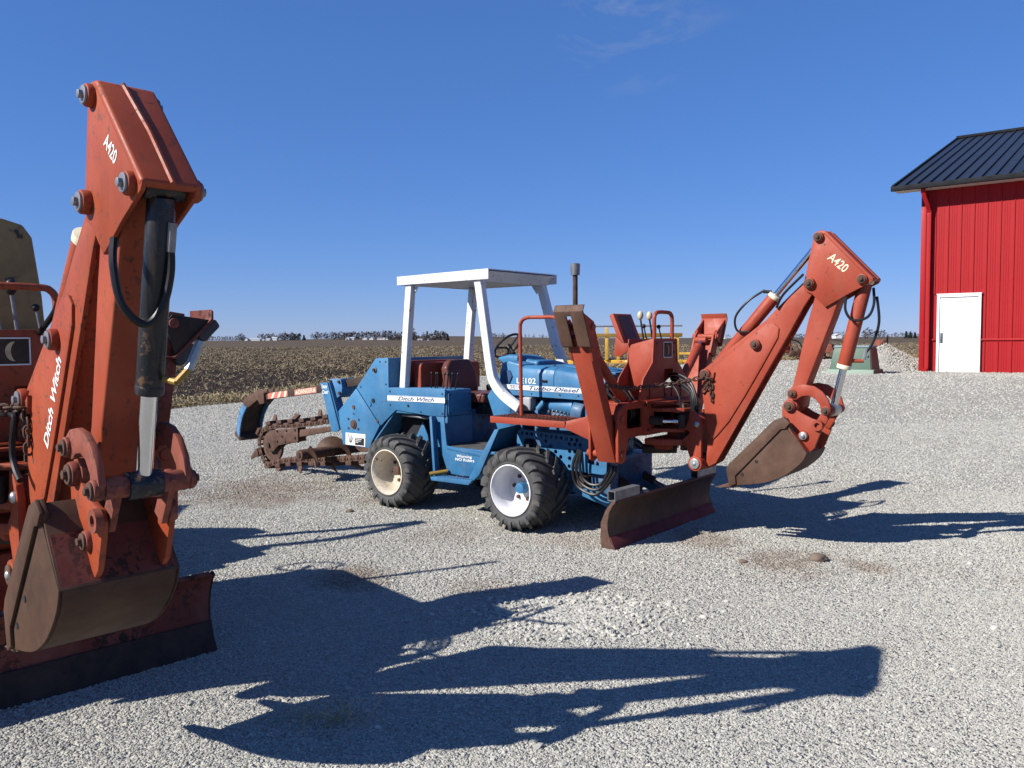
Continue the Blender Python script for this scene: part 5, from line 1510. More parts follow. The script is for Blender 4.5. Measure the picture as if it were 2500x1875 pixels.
    lettering('5010', 0.042, (-0.475, -0.3765, 1.186), (1, 0, -0.012), (0, 0, 1), 'letter_blue', hd, bold=0.0004, width=0.13)
    lettering('LE102', 0.072, (-0.40, -0.3745, 1.236), (1, 0, 0), (0, 0, 1), 'letter_white', hd, bold=0.0006, width=0.225)
    # ------------------------------------------------ engine bay
    blk = G().box(-0.34, 0.50, -0.22, 0.22, 0.60, 1.06).build('engine_block', 'engine', root, bevel=0.02)
    G().box(-0.30, 0.45, -0.19, 0.19, 1.06, 1.15).build('valve_cover', 'engine', blk, bevel=0.03)
    G().cyl((-0.10, -0.27, 1.035), (0.20, -0.26, 1.03), 0.045, 0.085, n=20).build('air_cleaner', 'blue', blk, bevel=0.01)
    G().cyl((0.20, -0.26, 1.0), (0.31, -0.25, 0.98), 0.12, n=20).build('fan_shroud', 'engine', blk, bevel=0.01)
    G().box(-0.315, -0.215, -0.40, -0.30, 0.985, 1.115).build('fuel_filter', 'grey_box', blk, bevel=0.02, seg=3)
    G().cyl((-0.18, -0.33, 1.0), (-0.12, -0.31, 1.07), 0.03, n=12).build('pipe_stub', 'blue', blk)
    for k in range(6):
        x = -0.08 + k * 0.045
        G().tube(catmull([(x, -0.27, 1.03), (x + .01, -0.32, 0.99), (x - .01, -0.30, 0.95), (x, -0.24, 0.93)], 4), 0.006, 6).build('injector_line', 'zinc', blk)
        G().cyl((x, -0.25, 0.955), (x, -0.29, 0.965), 0.016, n=8).build('injector', 'engine', blk)
    G().cyl((0.40, -0.30, 0.80), (0.44, -0.30, 0.80), 0.11, n=22).build('pulley', 'rust_dark', blk, bevel=0.006)
    G().cyl((0.40, -0.26, 1.0), (0.44, -0.26, 1.0), 0.07, n=22).build('pulley', 'rust_dark', blk, bevel=0.006)
    G().beam((0.36, -0.31, 1.12), (0.36, -0.31, 0.72), 0.05, 0.03, up=(1, 0, 0)).build('bracket', 'engine', blk)
    G().box(-0.52, -0.36, -0.34, -0.20, 0.62, 1.13).build('battery_box', 'engine', root, bevel=0.01)
    # perforated belt guard
    outer = fillet([(-0.33, 0.52), (0.66, 0.50), (0.66, 0.80), (-0.30, 0.83)], 0.05)
    holes = []
    for i in range(12):
        holes.append(disc(-0.25 + i * 0.055, 0.795 - i * 0.002, 0.018, 8))
        holes.append(disc(-0.22 + i * 0.055, 0.550 - i * 0.001, 0.018, 8))
    for i in range(3):
        for j in range(3): holes.append(disc(0.28 + i * 0.055, 0.61 + j * 0.062, 0.019, 8))
    for i in range(4): holes.append(disc(0.02 + i * 0.055, 0.74 - i * 0.042, 0.019, 8))
    holes.append(fillet([(-0.23, 0.60), (-0.06, 0.60), (-0.02, 0.74), (-0.23, 0.755)], 0.04))
    holes.append(fillet([(0.47, 0.58), (0.60, 0.57), (0.61, 0.72), (0.47, 0.73)], 0.02))
    G().plate(outer, holes, -0.478, -0.470).build('belt_guard', b, root)
    G().box(0.22, 0.245, -0.47, -0.36, 0.40, 0.82).build('guard_post', 'engine', root)
    # front frame cheeks and hoses hanging under the stabilizer
    G().box(0.46, 0.66, -0.42, -0.30, 0.30, 0.74).build('front_cheek', 'engine', root, bevel=0.006)
    G().box(0.30, 0.62, -0.30, 0.34, 0.32, 0.62).build('front_bulkhead', 'engine', root, bevel=0.01)
    G().cyl((0.40, -0.47, 0.42), (0.40, -0.33, 0.42), 0.05, n=14).build('frame_boss', 'rust_dark', root)
    for k in range(3):
        o = 0.034 * k - 0.01
        hose(root, [(0.455 - o, -0.56 + .03 * k, 0.70), (0.44 - o, -0.57, 0.58), (0.47 - o, -0.57, 0.47 - o), (0.56, -0.57, 0.415 - o * 1.2), (0.66, -0.56, 0.43 - o), (0.72 + o, -0.55, 0.52), (0.735 + o, -0.53, 0.60)], 0.0135)
    G().cyl((0.70, -0.44, 0.36), (0.86, -0.40, 0.32), 0.022, n=12).build('tilt_rod', 'chrome', root)
    # ------------------------------------------------ exhaust
    ex = G().cyl((-0.14, 0.20, 1.30), (-0.14, 0.20, 2.25), 0.024, n=14).build('exhaust_stack', 'rust', root)
    G().lathe([(0.0, 0.055), (0.040, 0.055), (0.047, 0.05), (0.043, -0.055), (0.0, -0.055)], 0, 0, 18).xform(Matrix.Translation((-0.14, 0.20, 2.30)) @ Matrix.Rotation(R(90), 4, 'X')).build('rain_cap', 'steel', ex)
    # ------------------------------------------------ steering wheel
    M = Matrix.Translation((-0.835, 0.02, 1.575)) @ Matrix.Rotation(R(-48), 4, 'Y')
    sw = G().tube([(0.155 * math.cos(a), 0.155 * math.sin(a), 0) for a in [2 * math.pi * k / 28 for k in range(28)]], 0.012, 8, closed=True).xform(M).build('steering_wheel', 'hose', root)
    g = G()
    for k in range(3):
        a = 2 * math.pi * k / 3 + 0.4; g.tube([(0, 0, -0.03), (0.15 * math.cos(a), 0.15 * math.sin(a), 0)], 0.010, 6)
    g.cyl((0, 0, -0.04), (0, 0, 0.0), 0.03, n=12)
    g.xform(M).build('spokes', 'hose', sw)
    G().cyl((-0.81, 0.02, 1.55), (-0.66, 0.02, 1.40), 0.022, n=10).build('steering_column', 'hose', sw)
    # ------------------------------------------------ canopy
    x0, x1, yw, zt_ = -1.84, -0.60, 0.525, 2.280
    rf = G()
    rf.box(x0, x1, -yw, -yw + 0.012, zt_ - 0.085, zt_).box(x0, x1, yw - 0.012, yw, zt_ - 0.085, zt_)
    rf.box(x0, x0 + 0.012, -yw + .012, yw - .012, zt_ - 0.085, zt_ - .002).box(x1 - 0.13, x1 - 0.118, -yw + .012, yw - .012, zt_ - 0.095, zt_ - .004)
    roof = rf.build('canopy', 'white', root, bevel=0.004)
    G().poly([(x0, -yw, zt_ + .001), (x1 + .0, -yw, zt_ + .012), (x1 + .0, yw, zt_ + .012), (x0, yw, zt_ + .001)],
             [(x0, -yw, zt_ - .008), (x1 + .0, -yw, zt_ + .003), (x1 + .0, yw, zt_ + .003), (x0, yw, zt_ - .008)]).build('roof_sheet', 'white', roof)
    G().poly([(x1 - .125, -yw + .02, zt_ - .088), (x1 - .005, -yw + .02, zt_ - .006), (x1 - .005, yw, zt_ - .006), (x1 - .125, yw, zt_ - .088)],
             [(x1 - .118, -yw + .02, zt_ - .092), (x1 + .003, -yw + .02, zt_ - .010), (x1 + .003, yw, zt_ - .010), (x1 - .118, yw, zt_ - .092)]).build('visor', 'white', roof)
    G().box(x0 + .02, x1 - .14, -yw + .013, yw - .013, zt_ - .075, zt_ - .068).build('headliner', 'grey_box', roof)
    sq = [(-.042, -.036), (.042, -.036), (.042, .036), (-.042, .036)]
    def post(pts, up=(0, 1, 0)):
        return G().sweep(pts, sq, up).build('canopy_post', 'white', root, bevel=0.010, seg=3)
    for s in (-1, 1):
        post([(-1.70, s * 0.465, 2.20), (-1.76, s * 0.465, 1.68), (-1.815, s * 0.465, 1.145)])
        if s < 0:
            post(catmull([(-0.765, s * 0.465, 2.20), (-0.69, s * 0.465, 1.75), (-0.625, s * 0.465, 1.36), (-0.575, s * 0.465, 1.23), (-0.47, s * 0.465, 1.125), (-0.28, s * 0.465, 1.015)], 5))
        else:
            post([(-0.76, s * 0.465, 2.20), (-0.58, s * 0.465, 1.62), (-0.46, s * 0.465, 1.33)])
    # gusset plates at the post tops
    for x, sx in ((-1.68, 1), (-0.785, -1)):
        for y in (-0.45, 0.45):
            G().prism([(x, 2.20), (x + sx * 0.09, 2.20), (x + sx * .015, 2.10)], y - .008, y + .008).build('gusset', 'white', roof)
    digging_chain(root)
    restraint_bar(root)


# ================================================================ THE TWO TRENCHERS
tyre_r = tyre_mesh(sign=1); tyre_r.materials.append(MAT['rubber'])
tyre_l = tyre_mesh(sign=-1); tyre_l.materials.append(MAT['rubber'])

trencher = thing('trencher', 'blue ride-on trencher with white canopy and orange-red backhoe, parked on gravel', 'trencher', (0.586, 7.578, 0.012), R(-40))
BLUE = dict(red='red', body='blue', bolt='rust', bolt_low='rust', bolt_i='zinc', pinhead='zinc', letter='letter_cream', gland='letter_cream', gland2='letter_cream', bucket_cyl='red', link='red',
            bucket='rust_bucket', ear='red', knob='knob', pad='rust_bucket', blade='blade', edge='edge_red', blade_end='rust')
trencher_body(trencher)
for x, rm in ((-1.63, 'rim_cream'), (-0.05, 'rim_white')):
    wheel(trencher, x, -0.50, -1, rm, tyre_r, 'rust' if x < -1 else 'blue')
    wheel(trencher, x, 0.50, 1, rm, tyre_l, 'blue')
backhoe(trencher, BLUE)

red_trencher = thing('trencher', 'rusty orange trencher nearest the viewer, its folded backhoe towering at the left edge', 'trencher', (-2.896, 4.362, 0.012), R(-44.8))
OLD = dict(red='red_old', body='red_old', bolt='steel', bolt_low='rust', bolt_i='rust', pinhead='rust', letter='letter_white', gland='letter_cream', gland2='black_paint', bucket_cyl='black_paint', link='rusty_red',
           bucket='bucket_dark', back='rusty_shade_red', ear='red_old', knob='hose', pad='red_old', blade='rusty_shade_red', edge='rust_dark', blade_end='rust_dark', bucket_y=-0.035)
MAT['rusty_shade_red'] = paint('rusty_shade_red_paint', (0.15, 0.027, 0.013), rust=(0.035, 0.022, 0.018), rust_amt=0.08, rough=0.65, seed=4.9, dust=0.1)  # dark red: rust on the blade, painted shade on back plate and pads
backhoe(red_trencher, OLD, dz=0.063, left=True)
for x in (-1.63, -0.05):
    wheel(red_trencher, x, -0.50, -1, 'rim_cream', tyre_r, 'rust')
    wheel(red_trencher, x, 0.50, 1, 'rim_cream', tyre_l, 'rust')


def old_body(root):
    """the body of the old machine; mostly out of the picture, but it throws the long shadow"""
    r = 'red_old'
    ch = G().box(-2.5, 0.62, -0.32, 0.32, 0.34, 0.62).build('chassis', r, root, bevel=0.01)
    for x in (-1.63, -0.05):
        G().cyl((x, -0.62, 0.352), (x, 0.62, 0.352), 0.075, n=16).build('axle', r, ch)
    G().prism(fillet([(-0.60, 0.62), (0.58, 0.62), (0.58, 1.36), (-0.5, 1.42), (-0.62, 1.30)], .05), -0.36, 0.36).build('hood', r, root, bevel=0.02)
    G().box(-1.11, -0.42, -0.66, 0.55, 0.58, 0.62).build('floor', r, root)
    G().prism([(-2.3, 0.5), (-2.6, 0.55), (-2.7, 0.9), (-2.15, 1.42), (-1.9, 1.42), (-1.9, 1.14), (-1.12, 1.14), (-1.12, 0.88), (-1.8, 0.9)], -0.58, 0.56).build('rear_housing', r, root, bevel=0.01)
    st = G().box(-1.48, -1.0, -0.2, 0.25, 1.0, 1.1).build('driver_seat', 'vinyl', root, bevel=.03)
    G().prismx(fillet([(-.2, 1.08), (.24, 1.08), (.22, 1.5), (-.18, 1.5)], .05), -1.52, -1.42).build('seat_back', 'vinyl', st, bevel=.02)
    G().cyl((-0.30, 0.1, 1.3), (-0.30, 0.1, 2.30), 0.024, n=12).build('exhaust_stack', 'rust', root)
    # roll hoop over the driver
    G().sweep(fillet_path([(-1.80, -0.52, 1.0), (-1.80, -0.50, 2.38), (-1.80, 0.50, 2.38), (-1.80, 0.52, 1.0)]), [(-.04, -.04), (.04, -.04), (.04, .04), (-.04, .04)], (1, 0, 0)).build('roll_hoop', r, root, bevel=.006)
    sw = G().tube([(-0.82 + 0.1 * math.cos(a), 0.02 + 0.15 * math.sin(a), 1.58 + 0.1 * math.cos(a)) for a in [2 * math.pi * k / 20 for k in range(20)]], .012, 6, closed=True).build('steering_wheel', 'hose', root)
    G().cyl((-0.82, 0.02, 1.58), (-0.62, 0.02, 1.38), 0.02, n=8).build('steering_column', 'hose', sw)
    # digging boom carried high behind
    G().prism([(-2.6, 0.55), (-4.4, 1.45), (-4.5, 1.62), (-4.35, 1.72), (-2.6, 0.95)], -0.17, -0.07).build('digging_bar', 'rust', root, bevel=.01)
    G().beam((-2.3, -0.1, 1.2), (-3.9, -0.1, 1.9), 0.07, 0.09).build('restraint_bar', 'rust_dark', root)


def fillet_path(pts, n=5):
    out = []
    for i, p in enumerate(pts):
        p = Vector(p)
        if i in (0, len(pts) - 1): out.append(p); continue
        a, b = Vector(pts[i - 1]), Vector(pts[i + 1]); u = (a - p).normalized() * .12; w = (b - p).normalized() * .12
        for k in range(n + 1):
            t = k / n; out.append((p + u) * (1 - t) ** 2 + p * 2 * t * (1 - t) + (p + w) * t ** 2)
    return out


old_body(red_trencher)



# ================================================================ BARN
def metal_sheet(name, col, rough=0.35, var=0.06):
    t = NT(name)
    f = t.noise(0.8, 4, 0.6)
    t.set('Base Color', t.mix(t.rng(f, 0.3, 0.7), rgb(*(c * (1 - var) for c in col)), rgb(*(min(1, c * (1 + var)) for c in col))))
    t.set('Roughness', t.rng(t.noise(5, 4, 0.6), 0.3, 0.7, rough - .05, rough + .1)); t.set('Specular IOR Level', 0.22)
    t.bump(t.noise(1.4, 3, 0.5), 0.08, 0.03)
    return t.m


MAT['barn_red'] = metal_sheet('barn_red_steel', (0.345, 0.0090, 0.0115), 0.5)
MAT['barn_roof'] = metal_sheet('charcoal_roof_steel', (0.022, 0.026, 0.036), 0.36)
MAT['barn_trim'] = metal_sheet('black_trim', (0.008, 0.009, 0.012), 0.75)
MAT['soffit'] = metal_sheet('white_soffit', (0.62, 0.58, 0.54), 0.5)
MAT['door_white'] = metal_sheet('white_door_paint', (0.80, 0.82, 0.82), 0.45, 0.02)
MAT['door_grey'] = plain('grey_lock_plate', (0.10, 0.11, 0.15), 0.4, 0.4)

barn = thing('barn', 'bright red steel barn with charcoal roof and white side door', 'barn', (11.0, 22.12, 0.68), R(-38))
WL, WH, BD = 18.0, 4.86, 17.0            # length, wall height, depth
wall = G().box(0.0, WL, 0.03, 0.20, -0.3, WH)
wall.box(0.0, 0.2, 0.2, BD, -0.3, WH).box(WL - .2, WL, 0.2, BD, -0.3, WH).box(0.0, WL, BD, BD + .2, -0.3, WH)
wall.poly([(0.0, 0.1, WH), (0.0, BD / 2, WH + 2.78), (0.0, BD, WH)], [(0.15, 0.1, WH), (0.15, BD / 2, WH + 2.78), (0.15, BD, WH)])
wall = wall.build('wall', 'barn_red', barn)
# ribbed wall sheets, 0.2985 m from rib to rib
def rib_panel(w, h):
    g = G(); x = [0.0, 0.016, 0.024, 0.034, 0.042, 0.058]; y = [0.0, 0.0, -0.024, -0.024, 0.0, 0.0]
    prof = list(zip(x, y))
    for k in (0.34, 0.56, 0.78):
        c = 0.058 + (w - 0.058) * (k - .14)
        prof += [(c - .008, 0.0), (c - .004, -0.006), (c + .004, -0.006), (c + .008, 0.0)]
    prof += [(w, 0.0)]
    g.prismz(prof + [(w, 0.012), (0.0, 0.012)], 0, h)
    me = g.mesh('wall_panel', smooth=False); me.materials.append(MAT['barn_red'])
    return me
pw = 0.2985
p_low, p_high, p_door = rib_panel(pw, 0.865), rib_panel(pw, WH - 0.905), rib_panel(pw, WH - 2.09)
for k in range(int((WL - 0.31) / pw)):
    x = 0.315 + k * pw
    over = 0.33 < x + pw * .5 < 1.45
    if not over:
        o = obj('wall_panel', p_low, None, wall); o.location = (x, 0.018, 0.0)
        o = obj('wall_panel', p_high, None, wall); o.location = (x, 0.018, 0.905)
    else:
        o = obj('wall_panel', p_door, None, wall); o.location = (x, 0.018, 2.09)
G().box(0.0, 0.40, -0.02, 0.03, 0.865, 0.905).box(1.42, WL, -0.02, 0.03, 0.865, 0.905).build('belt_trim', 'barn_red', wall, bevel=0.004)
G().box(-0.012, 0.115, -0.030, 0.03, 0.0, WH - .02).box(0.19, 0.215, -0.03, 0.03, 0.0, WH - .02).build('corner_trim', 'barn_red', wall, bevel=0.004)
# downspout with elbow
ds = G().sweep(catmull([(0.10, -0.40, WH - 0.01), (0.10, -0.36, WH - 0.14), (0.17, -0.20, WH - 0.42), (0.195, -0.10, WH - 0.58), (0.195, -0.085, WH - 0.8), (0.195, -0.085, 2.5), (0.195, -0.085, 0.22), (0.17, -0.13, 0.12)], 5),
               [(-.05, -.04), (.05, -.04), (.05, .04), (-.05, .04)], (0, 1, 0)).build('downspout', 'barn_red', barn, bevel=0.006)
# door
dr = G().box(0.475, 1.385, -0.012, 0.035, 0.03, 2.0).build('door', 'door_white', barn, bevel=0.004)
G().box(0.415, 0.475, -0.045, 0.04, 0.0, 2.08).box(1.385, 1.445, -0.045, 0.04, 0.0, 2.08).box(0.475, 1.385, -0.045, 0.04, 2.005, 2.08).box(0.40, 1.46, -0.052, 0.04, 2.08, 2.10).build('door_frame', 'door_white', dr, bevel=0.003)
G().box(0.50, 0.56, -0.028, -0.010, 0.80, 1.07).build('lock_plate', 'door_grey', dr, bevel=0.004)
for z in (0.25, 1.0, 1.75):
    G().cyl((1.383, -0.022, z - .05), (1.383, -0.022, z + .05), 0.012, n=8).build('hinge', 'zinc', dr)
for x in (1.0, 1.18): G().cyl((x, -0.012, 1.90), (x, -0.018, 1.90), 0.008, n=6).build('screw', 'steel', dr)
G().box(0.40, 1.46, -0.10, 0.0, -0.05, 0.012).build('threshold', 'grey_box', dr)
# roof: two slopes with standing seams, overhanging eaves and gutter
e0 = (-0.45, WH + 0.10); rg = (BD / 2, WH + 0.10 + (BD / 2 + 0.45) * 0.33)
rx0, rx1 = -0.66, WL + 0.66
roof = G().poly([(rx0, e0[0], e0[1]), (rx1, e0[0], e0[1]), (rx1, rg[0], rg[1]), (rx0, rg[0], rg[1])], [(rx0, e0[0], e0[1] - .05), (rx1, e0[0], e0[1] - .05), (rx1, rg[0], rg[1] - .05), (rx0, rg[0], rg[1] - .05)])
roof.poly([(rx0, BD + .45, e0[1]), (rx1, BD + .45, e0[1]), (rx1, rg[0], rg[1]), (rx0, rg[0], rg[1])], [(rx0, BD + .45, e0[1] - .05), (rx1, BD + .45, e0[1] - .05), (rx1, rg[0], rg[1] - .05), (rx0, rg[0], rg[1] - .05)])
roof = roof.build('roof', 'barn_roof', barn)
d = Vector((0, rg[0] - e0[0], rg[1] - e0[1])); ln = d.length
g = G().box(-.014, .014, 0, ln, 0, 0.045)
seam_me = g.mesh('roof_seam', bevel=0.004); seam_me.materials.append(MAT['barn_roof'])
for k in range(int((rx1 - rx0) / 0.2965) + 1):
    x = rx0 + 0.02 + k * 0.2965
    if x > rx1: break
    o = obj('roof_seam', seam_me, None, roof); o.location = (x, e0[0], e0[1]); o.rotation_euler = (math.atan2(d.z, d.y), 0, 0)
G().box(rx0 - .01, rx1 + .01, e0[0] - 0.10, e0[0] + 0.004, e0[1] - 0.115, e0[1] + 0.012).build('gutter', 'barn_trim', roof, bevel=0.012)
G().poly([(rx0 - .012, e0[0], e0[1] + .05), (rx0 + .05, e0[0], e0[1] + .05), (rx0 + .05, e0[0], e0[1] - .11), (rx0 - .012, e0[0], e0[1] - .11)],
         [(rx0 - .012, rg[0], rg[1] + .05), (rx0 + .05, rg[0], rg[1] + .05), (rx0 + .05, rg[0], rg[1] - .11), (rx0 - .012, rg[0], rg[1] - .11)]).build('rake_trim', 'barn_trim', roof)
G().box(rx0, rx1, rg[0] - .15, rg[0] + .15, rg[1] - .02, rg[1] + .06).build('ridge_cap', 'barn_trim', roof)
G().box(rx0 + .05, rx1 - .05, e0[0] + .004, 0.03, e0[1] - 0.105, e0[1] - 0.075).build('soffit', 'soffit', roof)

# ================================================================ TRANSFORMER CABINET
tr = thing('transformer_cabinet', 'green pad-mounted electrical cabinet with a red reflection coloured on its shaded side beyond the backhoe bucket', 'cabinet', (9.0, 21.35, 0.70), R(-38))
MAT['cabinet_green'] = metal_sheet('cabinet_green_paint', (0.105, 0.165, 0.125), 0.5, 0.1)
MAT['cabinet_base'] = metal_sheet('cabinet_base_paint', (0.26, 0.34, 0.27), 0.6, 0.1)
MAT['cabinet_red_reflect'] = metal_sheet('cabinet_red_reflect_tint', (0.105, 0.022, 0.026), 0.5, 0.1)  # shaded end of the green cabinet, red reflection put into its colour
MAT['cabinet_top'] = metal_sheet('cabinet_top_paint', (0.20, 0.27, 0.30), 0.45, 0.1)
body = [(-0.62, -0.30, 0.10), (0.42, -0.30, 0.10), (0.36, -0.22, 0.68), (-0.52, -0.22, 0.68)]
back = [(-0.62, 0.50, 0.10), (0.42, 0.50, 0.10), (0.36, 0.40, 0.68), (-0.52, 0.40, 0.68)]
cb = G().poly(body, back).build('cabinet_body', 'cabinet_green', tr, bevel=0.015)
G().poly([(0.425, -0.285, 0.11), (0.425, 0.49, 0.11), (0.367, 0.39, 0.66), (0.367, -0.21, 0.66)], [(0.44, -0.285, 0.11), (0.44, 0.49, 0.11), (0.382, 0.39, 0.66), (0.382, -0.21, 0.66)]).build('side_panel', 'cabinet_red_reflect', tr)
G().box(-0.66, 0.50, -0.36, 0.56, -0.25, 0.115).build('base', 'cabinet_base', tr, bevel=0.015)
G().box(0.46, 0.506, -0.34, 0.55, -0.2, 0.108).build('base_end', 'cabinet_red_reflect', tr)
G().prism([(-0.55, 0.682), (0.40, 0.682), (0.36, 0.735), (-0.50, 0.735)], -0.24, 0.42).build('lid', 'cabinet_top', tr, bevel=0.012)
G().box(0.30, 0.33, -0.30, -0.27, 0.45, 0.50).build('padlock', 'zinc', tr)

# ================================================================ GRAVEL PILE
g = G()
N, K = 48, 22
rings = []
for j in range(K + 1):
    ring = []
    for i in range(N):
        a = 2 * math.pi * i / N; rr = j / K
        Rr = 1.45 * (1 + 0.07 * math.sin(3 * a + 1) + 0.05 * math.sin(5 * a))
        z = 0.78 * (max(0, 1 - rr) ** 1.12) - 0.03 + 0.02 * math.sin(7 * a + 9 * rr) + RNG.normal(0, 0.010)
        ring.append(g.bm.verts.new((rr * Rr * math.cos(a), rr * Rr * math.sin(a), z)))
        if j == 0: break
    rings.append(ring)
for i in range(N): g.bm.faces.new((rings[0][0], rings[1][i], rings[1][(i + 1) % N]))
for a, b in zip(rings[1:], rings[2:]):
    for i in range(N): g.bm.faces.new((a[i], b[i], b[(i + 1) % N], a[(i + 1) % N]))
pile = thing('gravel_pile', 'conical heap of crushed gravel between the green cabinet and the red barn', 'gravel pile', (10.72, 23.5, 0.70))
g.build('heap', 'gravel', pile)
n = 5200
rr = np.sqrt(RNG.uniform(0, 1.0, n)); aa = RNG.uniform(0, 6.283, n)
P3 = np.column_stack([rr * 1.45 * np.cos(aa), rr * 1.45 * np.sin(aa), 0.78 * (1 - rr) ** 1.12 - 0.01])
s_ = RNG.uniform(0.012, 0.030, n)
o = scatter('heap_stones', P3, np.column_stack([s_, s_ * .9, s_ * .7]), RNG.uniform(0, 6.28, (n, 3)), stone_shape, MAT['stone'])
o.parent = pile; o['kind'] = 'stuff'

# ================================================================ YELLOW TRAILER behind the blue trencher
yt = thing('flat_trailer', 'yellow stake-sided trailer parked behind the blue trencher', 'trailer', (3.05, 23.6, 0.70), R(-6))
y_ = 'yellow'
deck = G().box(-1.75, 1.75, -0.75, 0.75, 0.28, 0.36).build('deck_frame', y_, yt, bevel=0.01)
for k in range(5):
    G().box(-1.7 + k * 0.64, -1.1 + k * 0.64, -0.70, 0.70, 0.362, 0.395).build('deck_plank', 'mat', deck)
G().box(-1.80, -0.55, -0.82, -0.75, 0.15, 0.34).build('side_rail', y_, yt, bevel=0.01)
G().box(-0.2, 1.75, -0.80, -0.752, 0.26, 0.36).build('side_rail', y_, yt, bevel=0.01)
for k in range(5):
    G().box(0.02 + k * 0.16, 0.09 + k * 0.16, -0.807, -0.799, 0.30, 0.345).build('reflector', 'letter_cream' if k % 2 else 'decal_red', deck)
for x in (-1.72, -0.60, -0.32, 0.0, 0.75, 1.0, 1.62):
    G().box(x - .045, x + .045, -0.80, -0.73, 0.36, 1.10 if x not in (-0.32, 1.0) else 1.27).build('stake', y_, yt, bevel=0.008)
for x in (-1.7, -0.3, 0.6, 1.65):
    G().box(x - .045, x + .045, 0.73, 0.80, 0.36, 1.10).build('stake', y_, yt, bevel=0.008)
G().box(-1.75, 1.75, -0.815, -0.79, 0.99, 1.10).build('top_rail', 'brass', yt, bevel=0.006)
G().cyl((-1.75, -0.77, 1.30), (1.75, -0.77, 1.30), 0.022, n=8).build('pipe_rail', 'steel', yt)
G().box(-1.75, 1.75, 0.74, 0.79, 0.99, 1.08).build('top_rail', 'brass', yt, bevel=0.006)
for s in (-1, 1):
    w = G().lathe([(0.10, -.09), (0.19, -.1), (0.21, -.06), (0.21, .06), (0.19, .1), (0.10, .09), (0.0, .05)], 0.55, 0.20, 24, y=s * 0.62).build('wheel', 'rubber', yt)
    G().cyl((0.55, s * 0.62 - .095, 0.20), (0.55, s * 0.62 + .095, 0.20), 0.09, n=16).build('rim', 'rim_cream', w)
G().box(1.75, 2.3, -0.12, 0.12, 0.24, 0.34).build('drawbar', y_, yt, bevel=0.01)
yp = thing('yellow_skid', 'low yellow implement lying by the field edge right of the stake-sided trailer', 'implement', (7.35, 33.0, 0.70), R(-10))
G().box(-0.9, 0.55, -0.4, 0.4, 0.30, 0.38).build('frame', y_, yp, bevel=0.01)
G().box(0.15, 0.62, -0.42, 0.1, 0.20, 0.56).build('housing', y_, yp, bevel=0.03)
for x in (-0.6, 0.3):
    G().cyl((x, -0.42, 0.15), (x, 0.42, 0.15), 0.16, n=18).build('roller', 'rubber', yp, bevel=0.02)

# ================================================================ ORANGE ATTACHMENTS by the field edge
def attachment(label, loc, rz, seed):
    random.seed(seed)
    t = thing('trencher_attachment', label, 'machinery', loc, rz, 'rusty orange attachments by the field')
    m_ = 'rusty_red'
    G().box(-0.55, 0.55, -0.25, 0.25, 0.30, 0.42).build('frame', m_, t, bevel=0.02)
    G().prism(fillet([(-0.5, 0.42), (0.0, 0.42), (-0.08, 0.66), (-0.30, 0.74), (-0.45, 0.66)], .04), -0.2, 0.2).build('gearbox', m_, t, bevel=0.03)
    for k in range(3):
        x = 0.05 + k * 0.22
        G().cyl((x, -0.36, 0.26), (x, -0.22, 0.26), 0.16 + .03 * (k % 2), n=14).build('digging_wheel', 'rust', t, bevel=0.02)
    G().tube(catmull([(-0.5, -0.2, 0.5), (-0.2, -0.28, 0.85), (0.3, -0.25, 0.8), (0.55, -0.2, 0.5)], 4), 0.03, 8).build('hose', 'rust_dark', t)
    for k in range(5):
        x = -0.5 + k * 0.25 + random.uniform(-.05, .05); h = random.uniform(.5, .82)
        G().beam((x, random.uniform(-.2, .2), 0.35), (x + random.uniform(-.12, .12), random.uniform(-.2, .2), h), 0.06, 0.05).build('arm', random.choice([m_, 'rust', 'red_old']), t, bevel=0.008)
    G().box(-0.62, -0.30, -0.38, -0.1, 0.05, 0.12).build('foot', 'rust_dark', t)
    for x in (-0.45, 0.45):
        G().box(x - .04, x + .04, -0.25, 0.25, 0.0, 0.30).build('leg', m_, t)
attachment('rusty orange machine attachment seen in the gap left of the dipper arm', (11.72, 34.75, 0.69), R(10), 3)
attachment('rusty orange machine attachment seen just right of the dipper arm', (13.78, 35.0, 0.69), R(-35), 8)
attachment('rusty orange machine attachment showing above the green cabinet', (15.6, 34.7, 0.80), R(60), 12)

# ================================================================ CLODS AND ROCKS on the yard
def rock(label, x, y, s, seed, mat='clod'):
    g = G(); bmesh.ops.create_icosphere(g.bm, subdivisions=3, radius=1.0)
    rs = np.random.default_rng(seed); ph = rs.uniform(0, 6, 9)
    for v in g.bm.verts:
        p = v.co; k = 1 + .16 * math.sin(2.3 * p.x + ph[0]) + .14 * math.sin(3.1 * p.y + ph[1] + p.z) + .08 * math.sin(6 * p.z + ph[2] + 4 * p.x) + .05 * math.sin(11 * p.y + ph[3]) + rs.normal(0, .02)
        v.co = Vector((p.x * s[0] * k, p.y * s[1] * k, p.z * s[2] * k))
    o = g.build('rock', mat, None, ang=1.0)
    o.location = (x, y, float(yard_z(np.array(x), np.array(y))) + s[2] * .5); o.rotation_euler = (0, 0, seed)
    tag(o, label, 'rock', 'earth clods on the gravel')
MAT['clod'] = metal('dry_clay', (0.11, 0.08, 0.062), (0.21, 0.165, 0.13), 0.9, scale=10, seed=2.5, bump=0.6)
rock('brown earth clod, the larger of two right of the blade', 2.26, 5.96, (0.062, 0.045, 0.035), 3)
rock('small flat brown earth clod left of the larger clod', 1.68, 5.92, (0.034, 0.026, 0.014), 5)
rock('small dark dirt lump lying near the blue trencher rear wheel', -1.55, 7.75, (0.04, 0.03, 0.018), 7)

# ================================================================ FARMSTEADS ON THE HORIZON
def far_z(x, y):
    return float(ground_z(np.array(x), np.array(y)) - 0.05 + far_hill(np.array(float(x)), np.array(float(y))))


